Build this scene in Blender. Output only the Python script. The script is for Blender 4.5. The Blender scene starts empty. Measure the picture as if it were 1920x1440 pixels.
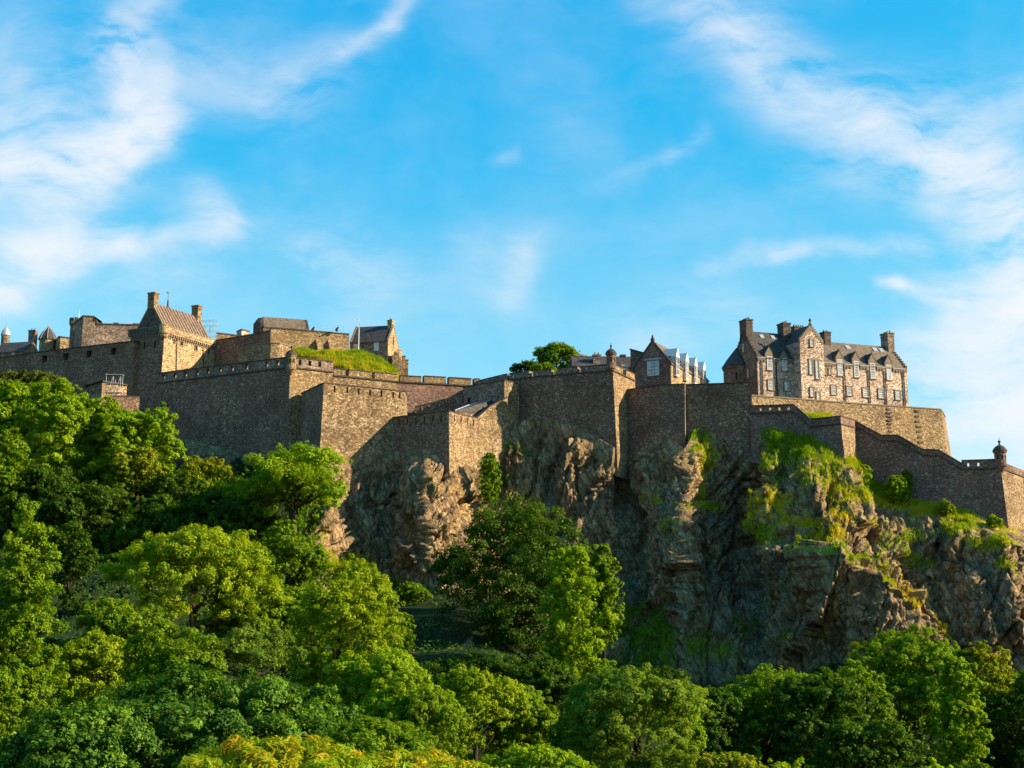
import bpy, math, random
import numpy as np
from mathutils import Vector
from mathutils.bvhtree import BVHTree

SC = bpy.context.scene
COL = SC.collection
rad = math.radians

# ------------------------------------------------------------------ camera
PITCH = rad(10.0)
F = 2318.0                      # focal length in pixels of a 1920 px wide frame
cam = bpy.data.cameras.new('camera')
cam.sensor_width = 36.0
cam.lens = 36.0 * F / 1920.0
cam.clip_start = 0.5
cam.clip_end = 12000.0
cam_ob = bpy.data.objects.new('camera', cam)
COL.objects.link(cam_ob)
cam_ob.location = (0, 0, 0)
cam_ob.rotation_euler = (math.pi / 2 + PITCH, 0, 0)
SC.camera = cam_ob

# ------------------------------------------------------------------ exposure
SC.view_settings.view_transform = 'Standard'
SC.view_settings.look = 'None'
SC.view_settings.gamma = 1.0
SC.view_settings.exposure = 1.2
SC.cycles.max_bounces = 5
SC.cycles.diffuse_bounces = 3
SC.cycles.transmission_bounces = 3
SC.cycles.use_adaptive_sampling = True

# ------------------------------------------------------------------ sun
SUN_EL, SUN_AZ = rad(25.0), rad(97.0)       # azimuth clockwise from +Y
sun_dir = Vector((math.sin(SUN_AZ) * math.cos(SUN_EL), math.cos(SUN_AZ) * math.cos(SUN_EL), math.sin(SUN_EL)))
sl = bpy.data.lights.new('sun', 'SUN')
sl.energy = 5.0
sl.angle = rad(0.5)
sl.color = (1.0, 0.83, 0.58)
so = bpy.data.objects.new('sun', sl)
COL.objects.link(so)
so.rotation_euler = sun_dir.to_track_quat('Z', 'Y').to_euler()
so.location = (150, -20, 120)


def kz(py):
    return math.tan(PITCH + math.atan((720.0 - py) / F))


def P(px, py, Y):
    """point at forward distance Y on the sight line through a pixel of the photograph"""
    v = (720.0 - py) / F
    s = Y / (math.cos(PITCH) - v * math.sin(PITCH))
    return Vector(((px - 960.0) / F * s, Y, s * (math.sin(PITCH) + v * math.cos(PITCH))))


# ------------------------------------------------------------------ world: sky and cirrus
class NT:
    def __init__(self, tree):
        self.t = tree

    def n(self, typ, **kw):
        nd = self.t.nodes.new(typ)
        for k, v in kw.items():
            setattr(nd, k, v)
        return nd

    def put(self, sock, val):
        if val is None:
            return
        if isinstance(val, bpy.types.NodeSocket):
            self.t.links.new(val, sock)
        else:
            sock.default_value = val

    def m(self, op, a, b=None, c=None, clamp=False):
        nd = self.n('ShaderNodeMath', operation=op, use_clamp=clamp)
        self.put(nd.inputs[0], a)
        self.put(nd.inputs[1], b)
        self.put(nd.inputs[2], c)
        return nd.outputs[0]

    def vm(self, op, a, b=None, scale=None):
        nd = self.n('ShaderNodeVectorMath', operation=op)
        self.put(nd.inputs[0], a)
        self.put(nd.inputs[1], b)
        if scale is not None:
            self.put(nd.inputs['Scale'], scale)
        return nd.outputs['Value'] if op in ('DOT_PRODUCT', 'LENGTH', 'DISTANCE') else nd.outputs['Vector']

    def mix(self, fac, a, b, blend='MIX'):
        nd = self.n('ShaderNodeMix', data_type='RGBA', blend_type=blend)
        self.put(nd.inputs[0], fac)
        self.put(nd.inputs[6], a)
        self.put(nd.inputs[7], b)
        return nd.outputs[2]

    def noise(self, vec, scale, detail=4, rough=0.55, dist=0.0):
        nd = self.n('ShaderNodeTexNoise')
        self.put(nd.inputs['Vector'], vec)
        nd.inputs['Scale'].default_value = scale
        nd.inputs['Detail'].default_value = detail
        nd.inputs['Roughness'].default_value = rough
        nd.inputs['Distortion'].default_value = dist
        return nd

    def ramp(self, fac, stops, interp='LINEAR'):
        nd = self.n('ShaderNodeValToRGB')
        cr = nd.color_ramp
        cr.interpolation = interp
        while len(cr.elements) < len(stops):
            cr.elements.new(0.5)
        for e, (p, c) in zip(cr.elements, stops):
            e.position = p
            e.color = (c[0], c[1], c[2], 1) if len(c) == 3 else c
        self.put(nd.inputs[0], fac)
        return nd.outputs[0]

    def mapping(self, vec, scale=(1, 1, 1), rot=(0, 0, 0), loc=(0, 0, 0)):
        nd = self.n('ShaderNodeMapping')
        self.put(nd.inputs['Vector'], vec)
        nd.inputs['Scale'].default_value = scale
        nd.inputs['Rotation'].default_value = rot
        nd.inputs['Location'].default_value = loc
        return nd.outputs[0]


def build_world():
    w = bpy.data.worlds.new('World')
    SC.world = w
    w.use_nodes = True
    t = NT(w.node_tree)
    bg = w.node_tree.nodes['Background']
    sky = t.n('ShaderNodeTexSky', sky_type='NISHITA', sun_disc=False)
    sky.sun_elevation = SUN_EL
    sky.sun_rotation = SUN_AZ
    sky.dust_density = 0.3
    sky.ozone_density = 4.0
    STR = 0.12
    bg.inputs[1].default_value = STR
    G = STR * 2 ** SC.view_settings.exposure          # node value * G = display value
    sep = t.n('ShaderNodeSeparateColor')
    w.node_tree.links.new(sky.outputs[0], sep.inputs[0])

    def chan(o, g, a, top):
        x = t.m('MULTIPLY', o, G)
        x = t.m('POWER', x, g)
        x = t.m('MULTIPLY', x, a)
        return t.m('MINIMUM', x, top)
    g_ = chan(sep.outputs[1], 0.62, 0.76, 1.6)
    b_ = chan(sep.outputs[2], 0.22, 0.92, 1.5)
    r_ = chan(sep.outputs[0], 2.2, 0.62, 1.7)
    r_ = t.m('MINIMUM', r_, t.m('MULTIPLY', g_, 0.96))
    com = t.n('ShaderNodeCombineColor')
    for i, s in enumerate((r_, g_, b_)):
        w.node_tree.links.new(t.m('DIVIDE', s, G), com.inputs[i])
    # cirrus, laid out by direction on the celestial sphere
    tc = t.n('ShaderNodeTexCoord')
    sx = t.n('ShaderNodeSeparateXYZ')
    w.node_tree.links.new(tc.outputs['Generated'], sx.inputs[0])
    den = t.m('MAXIMUM', t.m('ABSOLUTE', sx.outputs[1]), 0.08)
    cx = t.n('ShaderNodeCombineXYZ')
    w.node_tree.links.new(t.m('DIVIDE', sx.outputs[0], den), cx.inputs[0])
    w.node_tree.links.new(t.m('DIVIDE', sx.outputs[2], den), cx.inputs[1])
    uv = cx.outputs[0]
    n1 = t.noise(uv, 5.0, 3, 0.55)
    n2 = t.noise(uv, 22.0, 3, 0.55)
    warp = t.vm('SCALE', t.vm('SUBTRACT', n1.outputs['Color'], (0.5, 0.5, 0.5)), scale=0.085)
    warp2 = t.vm('SCALE', t.vm('SUBTRACT', n2.outputs['Color'], (0.5, 0.5, 0.5)), scale=0.012)
    p = t.vm('MULTIPLY', t.vm('ADD', t.vm('ADD', uv, warp), warp2), (1, 1, 0))
    strokes = [  # px0, py0, px1, py1, width px, intensity
        (290, 0, 205, 110, 42, .55), (215, 70, 235, 220, 46, .75), (300, 90, 290, 240, 26, .35),
        (235, 235, 170, 300, 55, .95), (300, 225, 235, 250, 34, .7), (190, 290, 20, 330, 55, .6), (60, 220, -60, 180, 80, .3),
        (180, 300, 150, 450, 45, .4), (-60, 560, 90, 485, 52, .95), (90, 490, 230, 465, 30, .75), (230, 480, 400, 440, 26, .55),
        (-40, 590, 20, 575, 30, .55), (400, 440, 370, 370, 26, .3), (20, 60, 60, 300, 100, .18), (350, 120, 560, 150, 75, .32),
        (520, 170, 640, 110, 40, .25), (640, 110, 735, 60, 17, .5), (735, 60, 765, 10, 20, .5), (560, 470, 700, 520, 55, .4),
        (880, 440, 1010, 460, 45, .28), (1000, 460, 960, 560, 32, .36), (880, 560, 700, 640, 90, .2),
        (1240, 0, 1420, 60, 55, .42), (1330, 20, 1480, 160, 62, .48), (1480, 120, 1620, 200, 78, .5), (1620, 220, 1760, 290, 66, .5),
        (1730, 190, 1790, 260, 56, .45), (1770, 290, 1860, 320, 44, .6), (1860, 310, 1960, 520, 72, .72), (1850, 190, 1990, 160, 60, .3),
        (1930, 400, 1900, 640, 90, .6), (1300, 490, 1480, 478, 13, .45), (1440, 485, 1740, 448, 19, .45), (1645, 535, 1685, 538, 12, .6),
        (1680, 535, 1790, 555, 16, .5), (1790, 555, 1960, 600, 34, .75), (1700, 660, 1960, 590, 40, .5), (1760, 760, 1980, 720, 60, .75),
        (1900, 830, 2100, 800, 70, .85), (1830, 650, 2000, 620, 90, .45), (1760, 800, 1900, 790, 60, .5), (1240, 290, 1320, 240, 14, .22), (1100, 350, 1240, 290, 18, .16), (1340, 600, 1230, 660, 70, .3),
        (40, 230, 60, 330, 80, .25), (250, 300, 330, 200, 40, .35), (-20, 330, 160, 340, 60, .5), (330, 380, 430, 430, 40, .25), (1640, 260, 1700, 240, 90, .2),
        (955, 305, 975, 300, 12, .25), (380, 480, 250, 560, 40, .28), (1480, 330, 1640, 300, 60, .16),
    ]
    acc = None
    for (x0, y0, x1, y1, wd, it) in strokes:
        a, b = P(x0, y0, 1), P(x1, y1, 1)
        a = Vector((a.x, a.z, 0))
        b = Vector((b.x, b.z, 0))
        ba = b - a
        pa = t.vm('SUBTRACT', p, tuple(a))
        h = t.m('MULTIPLY', t.vm('DOT_PRODUCT', pa, tuple(ba)), 1.0 / max(ba.length_squared, 1e-9), clamp=True)
        q = t.vm('SUBTRACT', pa, t.vm('SCALE', tuple(ba), scale=h))
        d2 = t.m('MULTIPLY', t.vm('DOT_PRODUCT', q, q), -1.0 / (wd * 1.22 / F) ** 2)
        acc = t.m('MULTIPLY_ADD', t.m('EXPONENT', d2), it * (.88 if (x0 < 460 or x0 > 1600) else .72), acc if acc is not None else 0.0)
    n4 = t.noise(uv, 60.0, 3, 0.6)
    pf = t.vm('ADD', p, t.vm('SCALE', t.vm('SUBTRACT', n4.outputs['Color'], (.5, .5, .5)), scale=0.003))
    st = t.noise(t.mapping(pf, scale=(1.0, 2.3, 1), rot=(0, 0, rad(48))), 9.0, 9, 0.61, 0.0)
    sr = t.noise(t.mapping(pf, scale=(1.0, 2.6, 1), rot=(0, 0, rad(-36))), 9.0, 9, 0.61, 0.0)
    side = t.m('MULTIPLY_ADD', sx.outputs[0], 4.0, 0.5, clamp=True)
    sm = t.m('ADD', t.m('MULTIPLY', st.outputs['Fac'], t.m('SUBTRACT', 1.0, side)), t.m('MULTIPLY', sr.outputs['Fac'], side))
    fib = t.m('MULTIPLY', t.m('SUBTRACT', sm, 0.35), 3.2, clamp=True)
    n3 = t.noise(p, 3.6, 5, 0.6)
    veil = t.m('MULTIPLY', t.m('MULTIPLY', t.m('SUBTRACT', n3.outputs['Fac'], 0.44), 1.0, clamp=True), t.m('MULTIPLY_ADD', fib, .75, .25))
    tex = t.m('MULTIPLY_ADD', fib, 1.55, 0.12)
    mask = t.m('MULTIPLY', acc, tex)
    mask = t.m('ADD', mask, veil)
    # far cloud gathers low down
    low = t.m('MULTIPLY', t.m('SUBTRACT', 0.34, sx.outputs[2]), 1.15, clamp=True)
    mask = t.m('ADD', mask, low)
    mask = t.m('SUBTRACT', 1.0, t.m('EXPONENT', t.m('MULTIPLY', mask, -1.05)), clamp=True)
    white = (0.93 / G, 0.955 / G, 1.0 / G, 1)
    colr = t.mix(mask, com.outputs[0], white)
    w.node_tree.links.new(colr, bg.inputs[0])
    w.cycles.sampling_method = 'MANUAL'
    w.cycles.sample_map_resolution = 512


build_world()

# ------------------------------------------------------------------ numpy noise
_rs = np.random.RandomState(7)
_perm = np.concatenate([_rs.permutation(512)] * 3)
_grad = _rs.normal(size=(512, 3)).astype(np.float32)
_grad /= np.linalg.norm(_grad, axis=1)[:, None]


def pnoise(p):
    i = np.floor(p).astype(np.int64)
    f = (p - i).astype(np.float32)
    u = f * f * f * (f * (f * 6 - 15) + 10)
    i &= 511
    out = 0
    for dx in (0, 1):
        wx = u[:, 0] if dx else 1 - u[:, 0]
        for dy in (0, 1):
            wy = u[:, 1] if dy else 1 - u[:, 1]
            for dz in (0, 1):
                wz = u[:, 2] if dz else 1 - u[:, 2]
                h = _perm[_perm[_perm[(i[:, 0] + dx) & 511] + ((i[:, 1] + dy) & 511)] + ((i[:, 2] + dz) & 511)]
                g = _grad[h]
                dot = g[:, 0] * (f[:, 0] - dx) + g[:, 1] * (f[:, 1] - dy) + g[:, 2] * (f[:, 2] - dz)
                out = out + wx * wy * wz * dot
    return out * 1.5


def fbm(p, octv=4, rough=0.5):
    a, s, o = 1.0, 1.0, 0
    for k in range(octv):
        o = o + a * pnoise(p * s + 17.3 * k)
        a *= rough
        s *= 2.03
    return o


def ridged(p, octv=4, rough=0.5):
    a, s, o, tot = 1.0, 1.0, 0, 0
    for k in range(octv):
        o = o + a * (1 - np.abs(pnoise(p * s + 31.7 * k)) * 2)
        tot += a
        a *= rough
        s *= 2.07
    return o / tot



def facets(p, seed, tilt, step=.45):
    """piecewise planar blocks: every cell its own height and tilt"""
    r = np.random.RandomState(seed)
    T = r.rand(4096, 3)
    Hh = r.rand(4096) - .5
    Tl = r.normal(size=(4096, 3)) * tilt
    i = np.floor(p).astype(np.int64)
    best = np.full(len(p), 1e9)
    bid = np.zeros(len(p), np.int64)
    bc = np.zeros_like(p)
    for dx in (-1, 0, 1):
        for dy in (-1, 0, 1):
            for dz in (-1, 0, 1):
                c = i + np.array([dx, dy, dz])
                h = _perm[_perm[_perm[c[:, 0] & 511] + (c[:, 1] & 511)] + (c[:, 2] & 511)] * 8 + (c[:, 0] & 7)
                q = c + T[h]
                d = ((p - q) ** 2).sum(1)
                k = d < best
                best = np.where(k, d, best)
                bid = np.where(k, h, bid)
                bc = np.where(k[:, None], q, bc)
    return Hh[bid] * step + ((p - bc) * Tl[bid]).sum(1)


# ------------------------------------------------------------------ materials
MATS = {}


def new_mat(name):
    m = bpy.data.materials.new(name)
    m.use_nodes = True
    t = NT(m.node_tree)
    b = m.node_tree.nodes['Principled BSDF']
    b.inputs['Roughness'].default_value = 0.9
    b.inputs['Specular IOR Level'].default_value = 0.2
    MATS[name] = m
    return m, t, b


def mat_stone(name, dark, mid, pale, cell=(1.5, 1.5, 2.6), stain=0.55, warm=None, bump=0.5, speck=0.08):
    """rubble masonry: every stone its own tone, mortar joints, weather stains"""
    m, t, b = new_mat(name)
    geo = t.n('ShaderNodeNewGeometry')
    pos = geo.outputs['Position']
    wob = t.noise(pos, 0.9, 2)
    pw = t.vm('ADD', pos, t.vm('SCALE', t.vm('SUBTRACT', wob.outputs['Color'], (.5, .5, .5)), scale=0.5))
    mp = t.mapping(pw, scale=cell)
    v = t.n('ShaderNodeTexVoronoi', feature='F1')
    t.put(v.inputs['Vector'], mp)
    v.inputs['Scale'].default_value = 1.0
    sp = t.n('ShaderNodeSeparateColor')
    m.node_tree.links.new(v.outputs['Color'], sp.inputs[0])
    c = t.ramp(sp.outputs[0], [(0.0, dark), (0.30, tuple(np.array(dark) * .6 + np.array(mid) * .4)), (0.6, mid), (1 - speck, tuple(np.array(mid) * .55 + np.array(pale) * .45)), (1.0, pale)])
    big = t.noise(pos, 0.07, 5, 0.62)
    st = t.noise(t.mapping(pos, scale=(0.5, 0.5, 0.10)), 1.0, 5, 0.65)
    fine = t.noise(pos, 3.1, 4, 0.7)
    c = t.mix(.8, c, t.ramp(t.noise(t.mapping(pos, scale=(.13, .13, .2)), 1.0, 4, .6).outputs['Fac'], [(.3, (.62, .58, .58)), (.5, (1, 1, 1)), (.72, (1.4, 1.32, 1.2))]), 'MULTIPLY')
    f1 = t.m('MULTIPLY', t.m('SUBTRACT', st.outputs['Fac'], 0.42), 3.2, clamp=True)
    c = t.mix(t.m('MULTIPLY', f1, stain), c, (dark[0] * .45, dark[1] * .45, dark[2] * .45, 1))
    if warm:
        f2 = t.m('MULTIPLY', t.m('SUBTRACT', big.outputs['Fac'], 0.47), 4.0, clamp=True)
        c = t.mix(t.m('MULTIPLY', f2, 0.45), c, (*warm, 1))
    c = t.mix(0.75, c, t.ramp(fine.outputs['Fac'], [(0.25, (.45, .45, .45)), (0.75, (1.35, 1.35, 1.35))]), 'MULTIPLY')
    d = t.n('ShaderNodeTexVoronoi', feature='DISTANCE_TO_EDGE')
    t.put(d.inputs['Vector'], mp)
    d.inputs['Scale'].default_value = 1.0
    j = t.m('MULTIPLY', d.outputs['Distance'], 9.0, clamp=True)
    c = t.mix(t.m('MULTIPLY', t.m('SUBTRACT', 1.0, j), 0.5), c, (dark[0] * .6, dark[1] * .6, dark[2] * .6, 1))
    m.node_tree.links.new(c, b.inputs['Base Color'])
    bp = t.n('ShaderNodeBump')
    bp.inputs['Strength'].default_value = bump
    bp.inputs['Distance'].default_value = 0.22
    hgt = t.m('ADD', t.m('MULTIPLY', j, 0.6), t.m('ADD', t.m('MULTIPLY', sp.outputs[1], 0.5), fine.outputs['Fac']))
    m.node_tree.links.new(hgt, bp.inputs['Height'])
    m.node_tree.links.new(bp.outputs[0], b.inputs['Normal'])
    return m


def mat_plain(name, c, rough=0.85, var=0.35, scale=1.2, spec=0.2, bump=0.0, c2=None):
    m, t, b = new_mat(name)
    geo = t.n('ShaderNodeNewGeometry')
    n = t.noise(geo.outputs['Position'], scale, 5, 0.65)
    lo = tuple(x * (1 - var) for x in c)
    hi = c2 or tuple(x * (1 + var) for x in c)
    m.node_tree.links.new(t.ramp(n.outputs['Fac'], [(0.3, lo), (0.7, hi)]), b.inputs['Base Color'])
    b.inputs['Roughness'].default_value = rough
    b.inputs['Specular IOR Level'].default_value = spec
    if bump:
        bp = t.n('ShaderNodeBump')
        bp.inputs['Strength'].default_value = bump
        bp.inputs['Distance'].default_value = 0.1
        m.node_tree.links.new(n.outputs['Fac'], bp.inputs['Height'])
        m.node_tree.links.new(bp.outputs[0], b.inputs['Normal'])
    return m


def mat_slate(name, c, c2):
    m, t, b = new_mat(name)
    geo = t.n('ShaderNodeNewGeometry')
    mp = t.mapping(geo.outputs['Position'], scale=(2.6, 2.6, 3.4))
    v = t.n('ShaderNodeTexVoronoi', feature='F1')
    t.put(v.inputs['Vector'], mp)
    v.inputs['Scale'].default_value = 1
    sp = t.n('ShaderNodeSeparateColor')
    m.node_tree.links.new(v.outputs['Color'], sp.inputs[0])
    n = t.noise(geo.outputs['Position'], 0.5, 5, 0.6)
    f = t.m('ADD', t.m('MULTIPLY', sp.outputs[0], 0.6), t.m('MULTIPLY', n.outputs['Fac'], 0.5))
    m.node_tree.links.new(t.ramp(f, [(0.2, c), (0.9, c2)]), b.inputs['Base Color'])
    b.inputs['Roughness'].default_value = 0.75
    bp = t.n('ShaderNodeBump')
    bp.inputs['Strength'].default_value = 0.35
    bp.inputs['Distance'].default_value = 0.1
    m.node_tree.links.new(sp.outputs[1], bp.inputs['Height'])
    m.node_tree.links.new(bp.outputs[0], b.inputs['Normal'])
    return m


S_DARK = mat_stone('shaded_dark_rubble', (.142, .080, .049), (.245, .140, .088), (.52, .39, .28), stain=.5, warm=(.165, .088, .058), cell=(2.7, 2.7, 3.9), speck=.05)  # darker copy for walls turned from the sun, shade put into the colour
S_OCHRE = mat_stone('sunlit_ochre_rubble', (.115, .070, .036), (.335, .220, .115), (.60, .46, .28), stain=.4, warm=(.33, .215, .075), cell=(2.7, 2.7, 4.0), speck=.12)  # golden copy for sun-facing walls, sunlight put into the colour
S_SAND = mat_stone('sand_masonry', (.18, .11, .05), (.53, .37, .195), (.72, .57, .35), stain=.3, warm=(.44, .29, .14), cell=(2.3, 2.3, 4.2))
S_PINK = mat_stone('pink_rubble', (.19, .125, .09), (.66, .47, .34), (.86, .70, .56), stain=.15, warm=(.64, .42, .30), speck=.2, cell=(2.6, 2.6, 3.8))
S_BROWN = mat_stone('brown_masonry', (.140, .080, .057), (.240, .138, .099), (.46, .32, .24), stain=.35, cell=(2.5, 2.5, 4.4), speck=.05)  # brown of the outer wall; on shaded gables it carries the shade too
S_GREY = mat_stone('grey_rubble', (.12, .085, .062), (.30, .21, .15), (.52, .42, .33), stain=.45, cell=(2.6, 2.6, 3.8))
S_TRIM = mat_plain('dressed_stone', (.20, .145, .10), var=.4, scale=2.5, bump=.3)
S_COPE = mat_plain('weathered_coping', (.062, .047, .038), var=.5, scale=1.6, bump=.3)
S_SOOT_SHADE = mat_plain('soot_shade_stone', (.055, .043, .036), var=.6, scale=1.4, bump=.3, c2=(.15, .11, .085))  # soot on chimneys; on left-facing gatehouse parts it stands in for shade
M_SLATE = mat_slate('slate', (.030, .027, .027), (.085, .072, .064))
M_SLATEW = mat_slate('mossy_slate', (.075, .056, .040), (.20, .150, .100))
M_STONESLATE = mat_slate('stone_slab', (.10, .07, .055), (.25, .17, .12))
M_LEAD = mat_plain('lead', (.30, .31, .33), .5, .2, 2.0, .4)
M_WHITE = mat_plain('white_paint', (.62, .61, .58), .5, .06, 2.0, .3)
M_METAL = mat_plain('galvanised_steel', (.42, .43, .45), .45, .2, 3.0, .5)
M_DARK = mat_plain('recess_shade', (.02, .017, .015), .95, .3)  # near-black panels stand in for the shade inside openings
M_PIPE = mat_plain('black_iron', (.03, .025, .022), .6, .3, 3.0, .4)
M_BARK = mat_plain('bark', (.05, .036, .025), .95, .5, 3.0, .1, bump=.6)
M_WOOD = mat_plain('grey_timber', (.16, .13, .10), .9, .3, 3.0)


def mat_glass():
    m, t, b = new_mat('window_glass')
    geo = t.n('ShaderNodeNewGeometry')
    n = t.noise(t.mapping(geo.outputs['Position'], scale=(.31, .31, .23)), 1.0, 2)
    m.node_tree.links.new(t.ramp(n.outputs['Fac'], [(.35, (.06, .065, .075)), (.65, (.42, .44, .46))]), b.inputs['Base Color'])  # pale grey end stands in for sky reflected in the panes
    b.inputs['Roughness'].default_value = 0.08
    b.inputs['Specular IOR Level'].default_value = 1.0
    b.inputs['Metallic'].default_value = 0.25
    return m


M_GLASS = mat_glass()


def mat_leaf(name, lo, mid, hi, gloss=0.02, trans=0.42):
    m = bpy.data.materials.new(name)
    m.use_nodes = True
    nt = m.node_tree
    nt.nodes.clear()
    t = NT(nt)
    out = t.n('ShaderNodeOutputMaterial')
    at = t.n('ShaderNodeAttribute', attribute_name='tint')
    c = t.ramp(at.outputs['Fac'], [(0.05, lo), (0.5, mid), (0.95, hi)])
    d = t.n('ShaderNodeBsdfDiffuse')
    tr = t.n('ShaderNodeBsdfTranslucent')
    gl = t.n('ShaderNodeBsdfGlossy')
    gl.inputs['Roughness'].default_value = 0.6
    gl.inputs['Color'].default_value = (.55, .75, .35, 1)
    nt.links.new(c, d.inputs[0])
    nt.links.new(t.mix(1.0, c, (1.45, 1.4, .5, 1), 'MULTIPLY'), tr.inputs[0])
    m1 = t.n('ShaderNodeMixShader')
    m1.inputs[0].default_value = trans
    nt.links.new(d.outputs[0], m1.inputs[1])
    nt.links.new(tr.outputs[0], m1.inputs[2])
    m2 = t.n('ShaderNodeMixShader')
    m2.inputs[0].default_value = gloss
    nt.links.new(m1.outputs[0], m2.inputs[1])
    nt.links.new(gl.outputs[0], m2.inputs[2])
    nt.links.new(m2.outputs[0], out.inputs[0])
    return m


LEAF = {
    'bright': mat_leaf('bright_leaves', (0.0949, 0.1720, 0.0034), (0.1816, 0.2881, 0.0052), (0.2890, 0.3870, 0.0095)),
    'yellow': mat_leaf('yellow_green_leaves', (0.1129, 0.1806, 0.0034), (0.2016, 0.2814, 0.0050), (0.3064, 0.3612, 0.0092)),
    'mid': mat_leaf('mid_green_leaves', (0.0636, 0.1287, 0.0031), (0.1273, 0.2145, 0.0047), (0.2097, 0.2964, 0.0086)),
    'dark': mat_leaf('dark_shaded_leaves', (0.0163, 0.0442, 0.0034), (0.0375, 0.0850, 0.0043), (0.0979, 0.1700, 0.0076)),  # very low colour also stands in for deep shade among the crowns
    'dull': mat_leaf('dull_olive_leaves', (0.0432, 0.0580, 0.0100), (0.0768, 0.1000, 0.0140), (0.1248, 0.1500, 0.0220)),
    'glossy': mat_leaf('glossy_leaves', (0.0196, 0.0578, 0.0034), (0.0473, 0.1148, 0.0051), (0.1469, 0.2550, 0.0102), gloss=.035, trans=.3),
    'pale': mat_leaf('pale_green_leaves', (0.0708, 0.1230, 0.0098), (0.1299, 0.2050, 0.0139), (0.2047, 0.2870, 0.0246)),
    'autumn': mat_leaf('bronze_leaves', (0.0845, 0.1364, 0.0044), (0.1774, 0.2288, 0.0062), (0.3210, 0.2728, 0.0097)),
    'orange': mat_leaf('yellow_orange_leaves', (0.1210, 0.2160, 0.0045), (0.2678, 0.3510, 0.0072), (0.4666, 0.3060, 0.0108)),
    'grass': mat_leaf('grass_blades', (0.1056, 0.2100, 0.0060), (0.2976, 0.3500, 0.0100), (0.5568, 0.3900, 0.0200), gloss=.01, trans=.3),
    'ivy': mat_leaf('ground_cover_leaves', (.028, .075, .004), (.062, .140, .006), (.12, .22, .009)),
}


# ------------------------------------------------------------------ object helpers
def tag(o, label=None, cat=None, group=None, kind=None):
    if label:
        o['label'] = label
    if cat:
        o['category'] = cat
    if group:
        o['group'] = group
    if kind:
        o['kind'] = kind
    return o


def empty(name, loc, rz=0.0, label=None, cat=None, group=None):
    e = bpy.data.objects.new(name, None)
    COL.objects.link(e)
    e.location = loc
    e.rotation_euler = (0, 0, rz)
    e.empty_display_size = 0.5
    return tag(e, label, cat, group)


def np_mesh(name, verts, faces_flat, nper, mat, parent=None, attrs=None, smooth=False):
    me = bpy.data.meshes.new(name)
    nv = len(verts)
    nf = len(faces_flat) // nper
    me.vertices.add(nv)
    me.vertices.foreach_set('co', np.ascontiguousarray(verts, dtype=np.float32).ravel())
    me.loops.add(nf * nper)
    me.loops.foreach_set('vertex_index', np.ascontiguousarray(faces_flat, dtype=np.int32))
    me.polygons.add(nf)
    me.polygons.foreach_set('loop_start', np.arange(0, nf * nper, nper, dtype=np.int32))
    if smooth:
        me.polygons.foreach_set('use_smooth', np.ones(nf, dtype=bool))
    for k, v in (attrs or {}).items():
        a = me.attributes.new(k, 'FLOAT', 'POINT')
        a.data.foreach_set('value', np.ascontiguousarray(v, dtype=np.float32))
    me.update(calc_edges=True)
    me.materials.append(mat)
    o = bpy.data.objects.new(name, me)
    COL.objects.link(o)
    if parent is not None:
        o.parent = parent
    return o


class MB:
    """collects simple solids into one mesh"""

    def __init__(self):
        self.v, self.f, self.mi = [], [], {}

    def add(self, vs, fs):
        b = len(self.v)
        self.v += [tuple(x) for x in vs]
        self.f += [tuple(i + b for i in f) for f in fs]
        return self

    def hexa(self, p):      # p: bottom 4 (ccw from above), top 4
        return self.add(p, [(3, 2, 1, 0), (4, 5, 6, 7), (0, 1, 5, 4), (1, 2, 6, 5), (2, 3, 7, 6), (3, 0, 4, 7)])

    def box(self, x0, x1, y0, y1, z0, z1):
        return self.hexa([(x0, y0, z0), (x1, y0, z0), (x1, y1, z0), (x0, y1, z0), (x0, y0, z1), (x1, y0, z1), (x1, y1, z1), (x0, y1, z1)])

    def rings(self, rings, cap=True):
        n = len(rings[0])
        b = len(self.v)
        for r in rings:
            self.v += [tuple(x) for x in r]
        for k in range(len(rings) - 1):
            for i in range(n):
                j = (i + 1) % n
                self.f.append((b + k * n + i, b + k * n + j, b + (k + 1) * n + j, b + (k + 1) * n + i))
        if cap:
            self.f.append(tuple(b + i for i in reversed(range(n))))
            self.f.append(tuple(b + (len(rings) - 1) * n + i for i in range(n)))
        return self

    def lathe(self, c, prof, n=16, a0=0.0):
        return self.rings([[(c[0] + r * math.cos(a0 + 2 * math.pi * i / n), c[1] + r * math.sin(a0 + 2 * math.pi * i / n), c[2] + z) for i in range(n)] for r, z in prof])

    def tube(self, pts, radii, n=6):
        pts = [Vector(p) for p in pts]
        rs = []
        for i, p in enumerate(pts):
            d = (pts[min(i + 1, len(pts) - 1)] - pts[max(i - 1, 0)]).normalized()
            a = d.orthogonal().normalized()
            if i and abs(a.dot(last)) < 0.99:
                a = (last - d * last.dot(d)).normalized()
            last = a
            bb = d.cross(a)
            r = radii[i] if hasattr(radii, '__len__') else radii
            rs.append([p + (a * math.cos(2 * math.pi * k / n) + bb * math.sin(2 * math.pi * k / n)) * r for k in range(n)])
        return self.rings(rs)

    def build(self, name, mat, parent=None, world=False, label=None, smooth=False):
        v = self.v
        if world and parent is not None:
            m = parent_world(parent).inverted()
            v = [tuple(m @ Vector(x)) for x in v]
        me = bpy.data.meshes.new(name)
        me.from_pydata(v, [], self.f)
        if smooth:
            for p in me.polygons:
                p.use_smooth = True
        for mt in (mat if isinstance(mat, (list, tuple)) else [mat]):
            me.materials.append(mt)
        for k, i in self.mi.items():
            me.polygons[k].material_index = i
        me.update()
        o = bpy.data.objects.new(name, me)
        COL.objects.link(o)
        if parent is not None:
            o.parent = parent
        if label:
            o['label'] = label
        return o


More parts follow.
